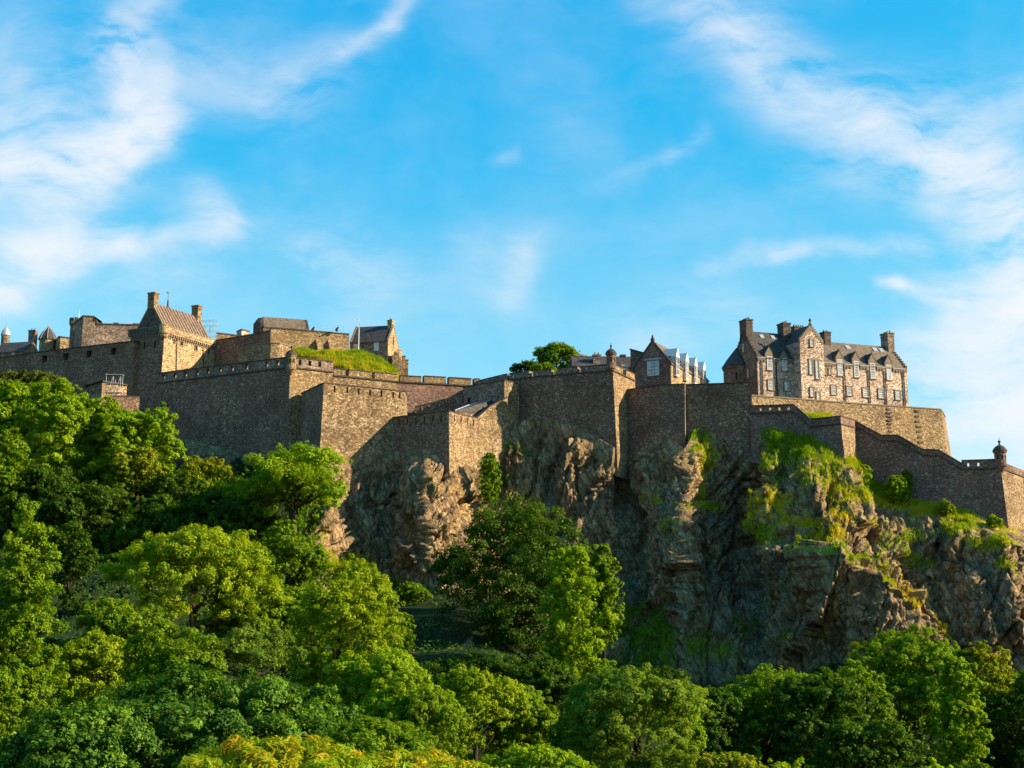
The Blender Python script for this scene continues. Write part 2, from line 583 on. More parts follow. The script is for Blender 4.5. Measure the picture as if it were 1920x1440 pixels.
def parent_world(o):
    from mathutils import Matrix
    m = Matrix.Translation(o.location) @ o.rotation_euler.to_matrix().to_4x4()
    return parent_world(o.parent) @ m if o.parent else m


# a run of wall: pts = [(X, Y, ztop)], facing the camera side
def offs(pts, d):
    out = []
    n = len(pts)
    for i in range(n):
        ns = []
        for a, b in ((i - 1, i), (i, i + 1)):
            if 0 <= a and b < n:
                e = Vector((pts[b][0] - pts[a][0], pts[b][1] - pts[a][1]))
                ns.append(Vector((e.y, -e.x)).normalized())
        if len(ns) == 2:
            m = (ns[0] + ns[1]).normalized()
            k = d / max(m.dot(ns[0]), 0.35)
        else:
            m, k = ns[0], d
        out.append((pts[i][0] + m.x * k, pts[i][1] + m.y * k))
    return out


def sweep(mb, pts, oi, oo, ztop, zbot, batter=0.0, zabs=None, mi=None):
    """prism along pts between offsets oi (behind) and oo (front); z relative to each point's own top"""
    n = len(pts)
    fi, fo = offs(pts, oi), offs(pts, oo)
    fb = offs(pts, oo + batter) if batter else fo
    V, Fc = [], []
    for i in range(n):
        zt = pts[i][2] + ztop
        zb = (zabs[i] if zabs else pts[i][2] + zbot)
        V += [(*fb[i], zb), (*fi[i], zb), (*fo[i], zt), (*fi[i], zt)]
    for i in range(n - 1):
        a, b = i * 4, i * 4 + 4
        Fc += [(a, b, b + 2, a + 2), (a + 2, b + 2, b + 3, a + 3), (a + 1, a + 3, b + 3, b + 1), (a, a + 1, b + 1, b)]
    Fc += [(0, 2, 3, 1), ((n - 1) * 4, (n - 1) * 4 + 1, (n - 1) * 4 + 3, (n - 1) * 4 + 2)]
    if mi:
        for i, k in enumerate(mi):
            for j in range(4):
                mb.mi[len(mb.f) + i * 4 + j] = k
        mb.mi[len(mb.f) + 4 * (n - 1)] = mi[0]
        mb.mi[len(mb.f) + 4 * (n - 1) + 1] = mi[-1]
    mb.add(V, Fc)
    return mb


def pier(mb, A, B, oi, oo, t0, t1, z0, z1):
    """box along segment A-B between fractions, z0/z1 relative to interpolated top"""
    a, b = Vector(A), Vector(B)
    p0, p1 = a.lerp(b, t0), a.lerp(b, t1)
    e = (b - a)
    nrm = Vector((e.y, -e.x)).normalized()
    f0 = (p0.x + nrm.x * oo, p0.y + nrm.y * oo)
    f1 = (p1.x + nrm.x * oo, p1.y + nrm.y * oo)
    g0 = (p0.x + nrm.x * oi, p0.y + nrm.y * oi)
    g1 = (p1.x + nrm.x * oi, p1.y + nrm.y * oi)
    mb.hexa([(*f0, p0.z + z0), (*f1, p1.z + z0), (*g1, p1.z + z0), (*g0, p0.z + z0), (*f0, p0.z + z1), (*f1, p1.z + z1), (*g1, p1.z + z1), (*g0, p0.z + z1)])


def parapet(mb, A, B, oi, oo, z0, z1, gaps, g0=None, g1=None):
    """parapet with openings; gaps = [(t, width m)]; g0..g1 the opening's height (None = open to the top)"""
    L = (Vector(A) - Vector(B)).length
    t = 0.0
    for (tc, wd) in sorted(gaps):
        a, b = tc - wd / 2 / L, tc + wd / 2 / L
        pier(mb, A, B, oi, oo, t, a, z0, z1)
        lo = z0 if g0 is None else g0
        if lo > z0:
            pier(mb, A, B, oi, oo, a, b, z0, lo)
        if g1 is not None and g1 < z1:
            pier(mb, A, B, oi, oo, a, b, g1, z1)
        t = b
    pier(mb, A, B, oi, oo, t, 1.0, z0, z1)
    return mb


def W(px, py, Y):
    p = P(px, py, Y)
    return (p.x, p.y, p.z)


def onz(px, z, Y):
    """plan point on a pixel column at forward distance Y with a set height"""
    # solve for row giving height z at Y
    ang = math.atan2(z, Y) - PITCH
    py = 720 - F * math.tan(ang)
    p = P(px, py, Y)
    return (p.x, p.y, z)


class Face:
    """local frame on a facade: u along it, v into the building, w up"""

    def __init__(self, O, ang):
        self.O = Vector(O)
        self.a = ang
        self.c, self.s = math.cos(ang), math.sin(ang)

    def at(self, px, py, out=0.0):
        v = (720.0 - py) / F
        r = ((px - 960.0) / F) / (math.cos(PITCH) - v * math.sin(PITCH))
        ox = self.O.x + out * self.s
        oy = self.O.y - out * self.c
        u = (r * oy - ox) / (self.c - r * self.s)
        return u, (oy + u * self.s) * kz(py) - self.O.z


def lerp(a, b, t):
    return a + (b - a) * t


# ================================================================== TERRAIN
#  columns of control points: px, then (py, Y) for wall foot, three cliff rows, cliff base
CT = [
    (-260, (770, 315), (900, 262), (1000, 236), (1100, 202), (1190, 172)),
    (-100, (765, 305), (900, 258), (1000, 232), (1100, 200), (1185, 170)),
    (60, (760, 292), (900, 252), (1000, 228), (1100, 197), (1180, 170)),
    (250, (765, 272), (890, 250), (1000, 226), (1100, 196), (1180, 170)),
    (330, (812, 264), (890, 249), (1000, 225), (1100, 196), (1180, 172)),
    (450, (835, 256), (920, 241), (1000, 223), (1100, 197), (1180, 174)),
    (560, (850, 250), (930, 238), (1000, 225), (1080, 207), (1150, 186)),
    (610, (862, 238), (930, 232), (1000, 226), (1080, 213), (1125, 200)),
    (660, (862, 240), (940, 236.5), (1010, 233), (1080, 228), (1110, 222)),
    (740, (846, 244), (920, 240.5), (1000, 236), (1060, 231), (1100, 226)),
    (800, (843, 239.5), (900, 232.5), (980, 226.5), (1040, 222.5), (1110, 219.5)),
    (842, (846, 239), (890, 235.5), (960, 231), (1030, 226.5), (1110, 218.5)),
    (885, (862, 245), (905, 242), (960, 238.5), (1040, 232), (1115, 219)),
    (932, (822, 253), (900, 249.5), (970, 244), (1060, 235), (1125, 218)),
    (1000, (778, 256), (880, 252), (980, 247), (1100, 238), (1190, 226)),
    (1080, (796, 252.5), (900, 248), (1000, 243), (1120, 235), (1220, 223)),
    (1150, (838, 248), (940, 244), (1020, 239), (1130, 231), (1240, 219)),
    (1172, (850, 256), (940, 250), (1030, 243), (1140, 235), (1250, 221)),
    (1230, (802, 251), (900, 247), (1000, 241), (1130, 232), (1270, 218)),
    (1283, (842, 245.5), (900, 240.5), (980, 234), (1100, 225), (1285, 213)),
    (1310, (796, 248), (900, 245), (980, 241), (1100, 233), (1288, 218)),
    (1400, (802, 246.5), (900, 244.5), (1000, 240), (1120, 233), (1290, 218)),
    (1450, (806, 243.5), (880, 236), (980, 227), (1100, 221), (1285, 211)),
    (1540, (826, 240), (880, 231), (960, 221), (1050, 213), (1250, 208)),
    (1590, (846, 239.5), (900, 231), (980, 222), (1050, 213), (1240, 206)),
    (1614, (866, 243), (918, 234), (988, 224), (1053, 214), (1245, 206.5)),
    (1640, (905, 243), (950, 236), (1000, 226), (1060, 216), (1250, 207)),
    (1700, (935, 240), (970, 233), (1010, 226.5), (1080, 221), (1260, 211)),
    (1760, (942, 237), (975, 230.5), (1010, 226), (1080, 222), (1270, 212)),
    (1830, (957, 233), (985, 227.5), (1010, 221), (1090, 217), (1270, 210)),
    (1900, (992, 230), (1003, 226), (1020, 219), (1100, 215), (1270, 209)),
    (1990, (1000, 238), (1020, 230), (1040, 221), (1110, 216), (1270, 209)),
    (2150, (1020, 250), (1050, 235), (1080, 222), (1130, 214), (1270, 200)),
    (2350, (1040, 260), (1070, 242), (1100, 226), (1140, 215), (1270, 200)),
]
FOOT_PX = [c[0] for c in CT]
FOOT_PY = [c[1][0] for c in CT]


def foot_z(px):
    py = np.interp(px, FOOT_PX, FOOT_PY)
    Y = np.interp(px, FOOT_PX, [c[1][1] for c in CT])
    return P(px, float(py), float(Y)).z


def build_terrain():
    ctrl = []      # rows of (x,y,z,px,py)
    for (px, ft, m1, m2, m3, bs) in CT:
        pf = P(px, ft[0], ft[1] + (-.9 if 960 < px < 1300 else 1.2))
        xb = pf.x
        base = P(px, *bs)
        col = []
        col.append((xb * 1.35, 430, 22, px, ft[0] - 120))
        col.append((xb * 1.15, 330, 36 if px < 1500 else 30, px, ft[0] - 80))
        col.append((xb * 1.05, ft[1] + 16, pf.z + 2.5, px, ft[0] - 30))
        col.append((pf.x, pf.y, pf.z, px, ft[0]))
        for m in (m1, m2, m3, bs):
            q = P(px, *m)
            col.append((q.x, q.y, q.z, px, m[0]))
        gl = float(np.interp(px, [-200, 300, 600, 1000, 1400, 2200], [-7, -8, -10, -14, -21, -21]))
        q = col[-1]
        x0 = xb
        col.append((lerp(q[0], x0, .4), lerp(bs[1], 150, .45), lerp(q[2], gl, .55), px, bs[0] + 60))
        col.append((x0, 148, gl, px, 1400))
        col.append((x0, 95, gl - 8, px, 1500))
        col.append((x0, 45, -18 if px < 1200 else -24, px, 1700))
        col.append((x0, 5, -22, px, 2000))
        col.append((x0, -60, -24, px, 2200))
        ctrl.append(col)
    A = np.array(ctrl)          # cols x rows x 5
    pxs = np.array(FOOT_PX, float)
    tx = [pxs[0]]
    while tx[-1] < pxs[-1]:
        x = tx[-1]
        tx.append(x + (1.2 if (770 < x < 960 or 1140 < x < 1190 or 1265 < x < 1330 or 1540 < x < 1720) else 2.3))
    tx = np.array(tx)
    counts = [6, 10, 8, 52, 62, 66, 78, 30, 26, 20, 16, 10, 6]
    tr = np.concatenate([np.linspace(i, i + 1, c, endpoint=False) for i, c in enumerate(counts)] + [[len(counts)]])
    R = A.shape[1]
    B = np.empty((len(tx), R, 5))
    for r in range(R):
        for k in range(5):
            B[:, r, k] = np.interp(tx, pxs, A[:, r, k])
    # soften the columns slightly so spurs are not knife edges
    C = np.empty((len(tx), len(tr), 5))
    i0 = np.minimum(tr.astype(int), R - 2)
    f = (tr - i0)[None, :, None]
    C = B[:, i0, :] * (1 - f) + B[:, i0 + 1, :] * f
    nx, nr = C.shape[:2]
    V = C[..., :3].reshape(-1, 3).copy()
    PX = C[..., 3].ravel()
    PY = C[..., 4].ravel()
    ft = np.interp(PX, FOOT_PX, FOOT_PY)
    bsy = np.interp(PX, FOOT_PX, [c[5][0] for c in CT])
    below = np.clip((PY - ft) / 36.0, 0, 1)
    rocky = below * np.clip((bsy + 20 - PY) / 60.0, 0, 1)
    leftfade = np.clip((PX - 560) / 120.0, 0.22, 1)
    # spurs and gullies: (px,py) polyline, amplitude m (towards camera), left width px, right width px
    spurs = [
        ([(785, 870), (800, 935), (815, 1045)], 3.0, 46, 50),
        ([(690, 1010), (700, 1060)], 3.0, 24, 7), ([(640, 1000), (668, 1050)], 4, 40, 10), ([(780, 1015), (795, 1050)], 2.5, 20, 6),
        ([(835, 1060), (826, 1110)], 3, 25, 9),
        ([(1283, 840), (1290, 880), (1302, 940), (1320, 1000)], 2.4, 40, 34), ([(1200, 860), (1240, 930), (1275, 1000), (1285, 1060)], 2.4, 60, 30),
        ([(1545, 1042), (1590, 1085), (1640, 1145), (1710, 1225), (1760, 1300)], 10.0, 150, 36),
        ([(1440, 860), (1450, 930), (1440, 1010)], 2.5, 30, 22), ([(1520, 870), (1540, 950), (1560, 1000)], 2.6, 30, 16),
        ([(1590, 870), (1600, 930), (1620, 990)], 2.2, 28, 14), ([(1640, 1050), (1700, 1130), (1790, 1230)], 4, 40, 16),
        ([(1735, 960), (1750, 1000), (1760, 1060)], 3, 34, 14), ([(1830, 940), (1815, 985), (1800, 1040)], 4.0, 46, 20),
        ([(1880, 1010), (1895, 1090), (1905, 1180)], 4.5, 50, 18), ([(1830, 1090), (1850, 1160), (1870, 1240)], 3.0, 40, 14),
        ([(960, 830), (1000, 900), (990, 980)], 2.2, 50, 40), ([(1090, 830), (1060, 890), (1030, 960)], 1.8, 60, 44),
        ([(1135, 890), (1100, 970), (1060, 1040)], 1.8, 50, 36), ([(1160, 900), (1190, 980), (1180, 1080)], -4.0, 30, 24), ([(1030, 900), (1050, 980)], -3, 24, 30),
        ([(1400, 900), (1390, 1000), (1400, 1100)], -3.5, 34, 34), ([(930, 840), (925, 930), (915, 1000)], -3.0, 20, 24),
        ([(1480, 1080), (1500, 1160), (1520, 1240)], 3.0, 46, 16), ([(1340, 1080), (1360, 1160), (1400, 1240)], 3.5, 60, 26),
        ([(620, 960), (600, 1010), (610, 1060)], 3.5, 34, 18),
    ]
    D = np.zeros(len(V))
    for pl, amp, wl, wr in spurs:
        ys = [p[1] for p in pl]
        xs = [p[0] for p in pl]
        xc = np.interp(PY, ys, xs)
        dx = PX - xc
        prof = np.where(dx < 0, 1 + dx / wl, 1 - dx / wr)
        fade = np.clip((PY - ys[0] + 30) / 30, 0, 1) * np.clip((ys[-1] + 35 - PY) / 35, 0, 1)
        D += amp * np.clip(prof, 0, 1) * fade
    # rock structure: slanted cleavage, blocks, grit
    th = rad(-30)

    def cleave(X):
        w1 = np.stack([pnoise(X * .05 + k * 9.1) for k in range(3)], 1)
        return np.stack([X[:, 0] * math.cos(th) + X[:, 2] * math.sin(th), X[:, 1], -X[:, 0] * math.sin(th) + X[:, 2] * math.cos(th)], 1) + w1 * 4

    def normals(G):
        du = np.gradient(G, axis=0)
        dv = np.gradient(G, axis=1)
        N = np.cross(dv, du).reshape(-1, 3)
        N /= np.linalg.norm(N, axis=1)[:, None] + 1e-9
        return N
    dam = np.clip((PY - ft) / 44.0, 0.0, 1)
    q = cleave(V)
    n_big = ridged(q * np.array([.085, .06, .030]), 3, .55)
    n_blk = fbm(V * np.array([.12, .12, .16]) + 3.3, 4, .55)
    fq = q + .9 * np.stack([pnoise(V * .3 + 7 * k) for k in range(3)], 1)
    f1 = facets(fq * np.array([.13, .08, .036]), 3, 1.1, .4)
    disp = (D * .85 + n_blk * .25 + f1 * 1.75) * leftfade * rocky * dam
    N = normals(C[..., :3])
    N[N[:, 1] > 0] *= -1
    V += N * np.array([1, 1, .35]) * disp[:, None]
    N1 = normals(V.reshape(nx, nr, 3)).reshape(nx, nr, 3)
    for _k in range(4):
        N1[1:-1, 1:-1] = (N1[:-2, 1:-1] + N1[2:, 1:-1] + N1[1:-1, :-2] + N1[1:-1, 2:] + N1[1:-1, 1:-1]) / 5
    N = N * .55 + N1.reshape(-1, 3) * .45
    N /= np.linalg.norm(N, axis=1)[:, None] + 1e-9
    q = cleave(V)
    fq = q + .35 * np.stack([pnoise(V * .6 + 7 * k) for k in range(3)], 1)
    f2 = facets(fq * np.array([.36, .14, .075]) + 3.7, 4, .9)
    f3 = facets(fq * np.array([1.05, .4, .22]) + 8.1, 5, .8)
    n_mid = ridged(q * np.array([.26, .10, .06]) + 5.2, 4, .55)
    n_fine = ridged(q * np.array([.9, .3, .18]) + 11.7, 3, .6)
    def fissure(X, w):
        return np.exp(-(pnoise(X) / w) ** 2)
    qs = q + .5 * np.stack([pnoise(V * .9 + 5 * k) for k in range(3)], 1)
    fis = fissure(qs * np.array([.20, .06, .030]) + 2.2, .05) * 1.3 + fissure(qs * np.array([.55, .16, .075]) + 6.1, .07) * .65 + fissure(V * np.array([.35, .1, .10]) + 9.4, .05) * .6
    disp = ((n_mid - .5) * .3 + (n_fine - .5) * .4 + f2 * .62 + f3 * .42 - fis * 1.35) * rocky * dam
    V += N * disp[:, None]
    soft = (1 - rocky) * np.clip((PY - ft + 200) / 80, 0, 1)
    V[:, 2] += soft * fbm(V * .06, 4, .5) * 1.5 * np.clip((PY - bsy) / 50, 0, 1)
    # vegetation masks
    blobs = [  # px,py,rx,ry,strength,dry
        (1308, 812, 26, 20, 1.2, .15), (1325, 850, 26, 34, .9, .45), (1310, 900, 20, 50, .55, .55), (1335, 950, 60, 9, .8, .45),
        (1470, 822, 55, 20, 1.3, .12), (1500, 845, 62, 24, 1.1, .2), (1550, 856, 46, 26, .9, .25), (1450, 870, 30, 30, .7, .3), (1520, 890, 60, 30, .75, .45),
        (1460, 945, 40, 22, 1.0, .75), (1500, 975, 70, 20, 1.0, .8), (1550, 1005, 60, 15, 1.1, .7), (1595, 930, 46, 26, .8, .6), (1560, 895, 26, 40, .8, .6),
        (1600, 870, 24, 30, .9, .6), (1625, 880, 18, 40, 1.0, .25), (1650, 915, 46, 15, 1.2, .25), (1690, 940, 60, 16, 1.1, .6), (1760, 955, 60, 14, 1.1, .7),
        (1440, 1000, 28, 30, .9, .25), (1800, 985, 40, 22, .9, .4), (1800, 1005, 24, 16, .9, .3), (1880, 985, 40, 14, .7, .6), (1850, 1020, 60, 14, .8, .5), (1910, 1060, 20, 30, .5, .4),
        (1600, 1045, 70, 8, 1.0, .35), (1620, 1100, 24, 22, .8, .5), (1660, 1125, 26, 32, 1.1, .85), (1700, 1140, 20, 40, .7, .85), (1745, 1190, 18, 40, .9, .85), (1640, 1090, 50, 40, .45, .6),
        (1690, 1010, 60, 26, .7, .35), (1720, 1050, 60, 16, .5, .3), (1240, 945, 30, 14, .6, .4), (1270, 990, 20, 40, .4, .5), (920, 880, 20, 70, 1.1, .1), (940, 838, 20, 16, 1.0, .15), (985, 850, 26, 12, .7, .1),
        (1210, 1200, 60, 90, .9, .1), (1180, 1290, 80, 60, 1.0, .1), (1330, 1230, 70, 60, .55, .35), (1390, 1170, 36, 16, .6, .15), (1260, 1250, 50, 50, .6, .3), (1440, 1020, 24, 20, .6, .3),
        (700, 1100, 70, 22, .9, .5), (620, 1060, 60, 20, .7, .5), (660, 850, 60, 14, .3, .5), (740, 870, 40, 12, .3, .3), (1500, 1200, 60, 40, .3, .3), (1880, 1060, 16, 12, .7, .5), (1580, 975, 40, 26, .6, .75),
        (1420, 905, 30, 50, .4, .3), (1350, 830, 30, 20, .5, .3),
    ]
    veg = np.zeros(len(V))
    dry = np.zeros(len(V))
    wsum = np.zeros(len(V)) + 1e-6
    for (x, y, rx, ry, s, dr) in blobs:
        g = np.exp(-(((PX - x) / rx) ** 2 + ((PY - y) / ry) ** 2)) * s
        veg = np.maximum(veg, g)
        dry += g * dr
        wsum += g
    dry = dry / wsum
    lowland = np.clip((PY - bsy + 25) / 40, 0, 1) + (PX < 600) * np.clip((640 - PX) / 60, 0, 1)
    dry = np.where(lowland > .3, -.15, dry)  # lowland takes the darkest green, shade between trees put into ground colour
    veg += .35 * fbm(V * .22, 3, .55) * (veg > .08)
    veg = np.where(PX < 620, np.maximum(veg, np.clip((640 - PX) / 90, 0, 1) * below * (1 - np.exp(-((PX - 385) / 62) ** 2 - ((PY - 838) / 48) ** 2))), veg)
    veg = np.maximum(veg, np.clip((PY - bsy + 25) / 45, 0, 1))
    veg = np.maximum(veg, np.clip((ft - 10 - PY) / 20, 0, 1))
    # a worn path crossing the bank below the crag
    path_l = np.abs(PY - np.interp(PX, [640, 700, 780, 860, 900], [1215, 1196, 1190, 1186, 1170]))
    veg *= np.where((PX > 640) & (PX < 900), np.clip(path_l / 9 - .2, 0, 1), 1)
    idx = np.arange(nx * nr).reshape(nx, nr)
    fc = np.stack([idx[:-1, :-1], idx[:-1, 1:], idx[1:, 1:], idx[1:, :-1]], -1).reshape(-1)
    m, t, b = new_mat('crag')
    geo = t.n('ShaderNodeNewGeometry')
    pos = geo.outputs['Position']
    rp = t.mapping(pos, rot=(0, rad(24), 0))
    n1 = t.noise(t.mapping(rp, scale=(.55, .4, .16)), 1.0, 7, .66, .6)
    n2 = t.noise(pos, .085, 5, .6)
    n3 = t.noise(pos, 2.4, 5, .7)
    ck = t.n('ShaderNodeTexVoronoi', feature='DISTANCE_TO_EDGE')
    wv = t.vm('ADD', t.mapping(rp, scale=(.75, .6, .26)), t.vm('SCALE', n3.outputs['Color'], scale=.35))
    t.put(ck.inputs['Vector'], wv)
    ck.inputs['Scale'].default_value = 1.0
    ck2 = t.n('ShaderNodeTexVoronoi', feature='DISTANCE_TO_EDGE')
    t.put(ck2.inputs['Vector'], t.vm('ADD', t.mapping(rp, scale=(.30, .24, .085)), t.vm('SCALE', n3.outputs['Color'], scale=.16)))
    ck2.inputs['Scale'].default_value = 1.0
    crack = t.m('MINIMUM', t.m('MULTIPLY', ck.outputs['Distance'], 9.0, clamp=True), t.m('MULTIPLY', ck2.outputs['Distance'], 16.0, clamp=True))
    rock = t.ramp(n1.outputs['Fac'], [(.25, (.080, .050, .029)), (.42, (.205, .135, .074)), (.58, (.335, .228, .115)), (.78, (.60, .45, .19))])
    rock = t.mix(t.m('MULTIPLY', t.m('SUBTRACT', n2.outputs['Fac'], .45), 3.0, clamp=True), rock, t.mix(1.0, rock, (1.35, 1.2, .85, 1), 'MULTIPLY'))
    lich = t.noise(t.mapping(rp, scale=(.9, .6, .22)), 1.0, 6, .7)
    rock = t.mix(t.m('MULTIPLY', t.m('SUBTRACT', lich.outputs['Fac'], .56), 5.0, clamp=True), rock, (.50, .385, .205, 1))
    rock = t.mix(.8, rock, t.ramp(n3.outputs['Fac'], [(.25, (.4, .4, .4)), (.75, (1.45, 1.45, 1.4))]), 'MULTIPLY')
    rock = t.mix(t.m('MULTIPLY', t.m('SUBTRACT', 1.0, crack), .62), rock, (.04, .028, .018, 1))
    av = t.n('ShaderNodeAttribute', attribute_name='veg')
    ad = t.n('ShaderNodeAttribute', attribute_name='dry')
    gcol = t.ramp(t.m('ADD', ad.outputs['Fac'], t.m('MULTIPLY', t.m('SUBTRACT', n3.outputs['Fac'], .5), .5)), [(.0, (.012, .028, .002)), (.12, (.06, .10, .005)), (.35, (.22, .24, .008)), (.7, (.42, .31, .02)), (1.0, (.40, .23, .03))])
    gcol = t.mix(.6, gcol, t.ramp(n1.outputs['Fac'], [(.3, (.45, .45, .45)), (.7, (1.4, 1.4, 1.4))]), 'MULTIPLY')
    snz = t.n('ShaderNodeSeparateXYZ')
    m.node_tree.links.new(geo.outputs['True Normal'], snz.inputs[0])
    ledge = t.m('MULTIPLY', t.m('SUBTRACT', snz.outputs[2], .48), .5)
    gf = t.m('ADD', t.m('MULTIPLY', t.m('SUBTRACT', t.m('ADD', av.outputs['Fac'], ledge), .36), 4.5), t.m('MULTIPLY', t.m('SUBTRACT', n3.outputs['Fac'], .5), 2.2), clamp=True)
    m.node_tree.links.new(t.mix(gf, rock, gcol), b.inputs['Base Color'])
    b.inputs['Roughness'].default_value = .85
    bp = t.n('ShaderNodeBump')
    bp.inputs['Strength'].default_value = 1.0
    bp.inputs['Distance'].default_value = .5
    hh = t.m('ADD', t.m('ADD', n1.outputs['Fac'], t.m('MULTIPLY', n3.outputs['Fac'], .5)), t.m('MULTIPLY', crack, .25))
    hh = t.m('ADD', t.m('MULTIPLY', hh, t.m('SUBTRACT', 1.0, gf)), t.m('MULTIPLY', n3.outputs['Fac'], gf))
    m.node_tree.links.new(hh, bp.inputs['Height'])
    m.node_tree.links.new(bp.outputs[0], b.inputs['Normal'])
    o = np_mesh('hill', V, fc, 4, m, attrs={'veg': veg, 'dry': dry}, smooth=False)
    tag(o, 'steep dark volcanic crag and grassy slopes under the castle walls', 'hill', kind='structure')
    return V.reshape(nx, nr, 3), veg.reshape(nx, nr), dry.reshape(nx, nr), PX.reshape(nx, nr), PY.reshape(nx, nr), bsy.reshape(nx, nr), ft.reshape(nx, nr)


TV, TVEG, TDRY, TPX, TPY, TBS, TFT = build_terrain()
_sx, _sr = 6, 5
_cv = TV[::_sx, ::_sr]
_n0, _n1 = _cv.shape[:2]
_ii = np.arange(_n0 * _n1).reshape(_n0, _n1)
_ff = np.stack([_ii[:-1, :-1], _ii[:-1, 1:], _ii[1:, 1:], _ii[1:, :-1]], -1).reshape(-1, 4)
TBVH = BVHTree.FromPolygons(_cv.reshape(-1, 3).tolist(), _ff.tolist())


def ground_z(x, y, default=-22.0):
    h = TBVH.ray_cast(Vector((x, y, 300)), Vector((0, 0, -1)))
    return h[0].z if h[0] is not None else default


# flat land out to the horizon
gm = MB()
gm.add([(-9000, -9000, -34), (9000, -9000, -34), (9000, 9000, -34), (-9000, 9000, -34)], [(0, 1, 2, 3)])
tag(gm.build('ground', mat_plain('grass_land', (.05, .08, .015), .95, .4, .05)), 'flat green land stretching out around the crag', 'ground', kind='structure')


# ------------------------------------------------------------------ grass and ground cover (uncountable)
def blades(name, label, pts, nrm, h, w, mat, tint, rng, cat='grass', kind='stuff', parent=None):
    n = len(pts)
    a = rng.uniform(0, 2 * np.pi, n)
    side = np.stack([np.cos(a), np.sin(a), np.zeros(n)], 1)
    up = nrm * .35 + np.array([0, 0, .8]) + rng.normal(0, .3, (n, 3))
    up /= np.linalg.norm(up, axis=1)[:, None]
    hh = (h * rng.uniform(.5, 1.3, n))[:, None]
    ww = w * rng.uniform(.6, 1.3, n)[:, None]
    v = np.stack([pts - side * ww - up * .1, pts + side * ww - up * .1, pts + up * hh + side * ww * rng.normal(0, 1.0, (n, 1))], 1).reshape(-1, 3)
    f = np.arange(n * 3)
    o = np_mesh(name, v, f, 3, mat, parent, attrs={'tint': np.repeat(tint, 3)})
    return tag(o, label, cat, kind=kind)


def leaf_quads(pts, nrm, size, rng, aspect=.55, fold=.25):
    """leaf-shaped quads (diamonds, slightly folded) at pts facing nrm"""
    n = len(pts)
    r = rng.normal(size=(n, 3))
    t = np.cross(nrm, r)
    t /= np.linalg.norm(t, axis=1)[:, None] + 1e-9
    b = np.cross(nrm, t)
    s = (size * (.5 + 1.1 * rng.rand(n) ** 1.5))[:, None]
    v = np.stack([pts - t * s * .5, pts + b * s * .5 * aspect + nrm * s * fold * .3, pts + t * s * .5 - nrm * s * .08, pts - b * s * .5 * aspect + nrm * s * fold * .3], 1)
    return v.reshape(-1, 3), np.arange(n * 4)


def build_ground_cover():
    rng = np.random.RandomState(5)
    G = TV
    du = np.gradient(G, axis=0)
    dv = np.gradient(G, axis=1)
    N = np.cross(dv, du)
    ar = np.linalg.norm(N, axis=2)
    N = N / (ar[..., None] + 1e-9)
    N[N[..., 2] < 0] *= -1
    crag = (TPY > TFT - 4) & (TPY < TBS) & (TPX > 560) & (TPX < 2100)
    w = ar * np.clip(TVEG - .30, 0, 1) ** 1.5 * np.clip(.55 + 1.3 * fbm(TV.reshape(-1, 3) * .55, 3).reshape(TVEG.shape), .03, 1) * np.clip(N[..., 2] - .08, 0, 1) * crag
    w = w.ravel() / w.sum()
    k = rng.choice(len(w), 110000, p=w)
    pts = G.reshape(-1, 3)[k] + rng.normal(0, .18, (len(k), 3))
    tint = np.clip(TDRY.ravel()[k] + rng.normal(0, .18, len(k)), 0, 1)
    blades('grass_tufts', 'green and ochre grass clinging to the ledges of the crag', pts, N.reshape(-1, 3)[k], .55, .08, LEAF['grass'], tint, rng)
    sel = (TPX > -255) & (TPX < 2345) & (TPY > np.where(TPX < 620, TFT + 8, TBS - 30)) & (TV[..., 1] > 88) & (TV[..., 1] < 275)
    w = (ar * sel * np.clip(TVEG, 0, 1) / np.maximum(TV[..., 1], 40) ** 1.2).ravel()
    w = w / w.sum()
    k = rng.choice(len(w), 210000, p=w)
    pts = G.reshape(-1, 3)[k] + rng.normal(0, .45, (len(k), 3))
    nn = N.reshape(-1, 3)[k] * .5 + np.array([0, -.2, .6]) + rng.normal(0, .55, (len(k), 3))
    nn /= np.linalg.norm(nn, axis=1)[:, None]
    cl = fbm(pts * .09, 3, .6)
    pts[:, 2] += np.clip(cl * 1.6 + .3, 0, 1.6) * rng.uniform(0, 1, len(k))
    v, f = leaf_quads(pts, nn, .42, rng)
    tint = np.clip(.4 + .5 * cl + rng.normal(0, .15, len(k)), 0, 1)
    o = np_mesh('ground_cover', v, f, 4, LEAF['ivy'], attrs={'tint': np.repeat(tint, 4)})
    tag(o, 'low leafy undergrowth covering the shaded slope below the crag', 'undergrowth', kind='stuff')


build_ground_cover()

# ================================================================== CASTLE

# ================================================================== CASTLE
def obox(mb, O, U, N, u0, u1, n0, n1, w0, w1):
    """box in the plane frame (O; U along, N outwards, z up)"""
    def p(u, n, w):
        return (O[0] + U[0] * u + N[0] * n, O[1] + U[1] * u + N[1] * n, O[2] + w)
    return mb.hexa([p(u0, n1, w0), p(u1, n1, w0), p(u1, n0, w0), p(u0, n0, w0), p(u0, n1, w1), p(u1, n1, w1), p(u1, n0, w1), p(u0, n0, w1)])


FU, FN = (1, 0), (0, -1)        # default facade: along +x, facing -y


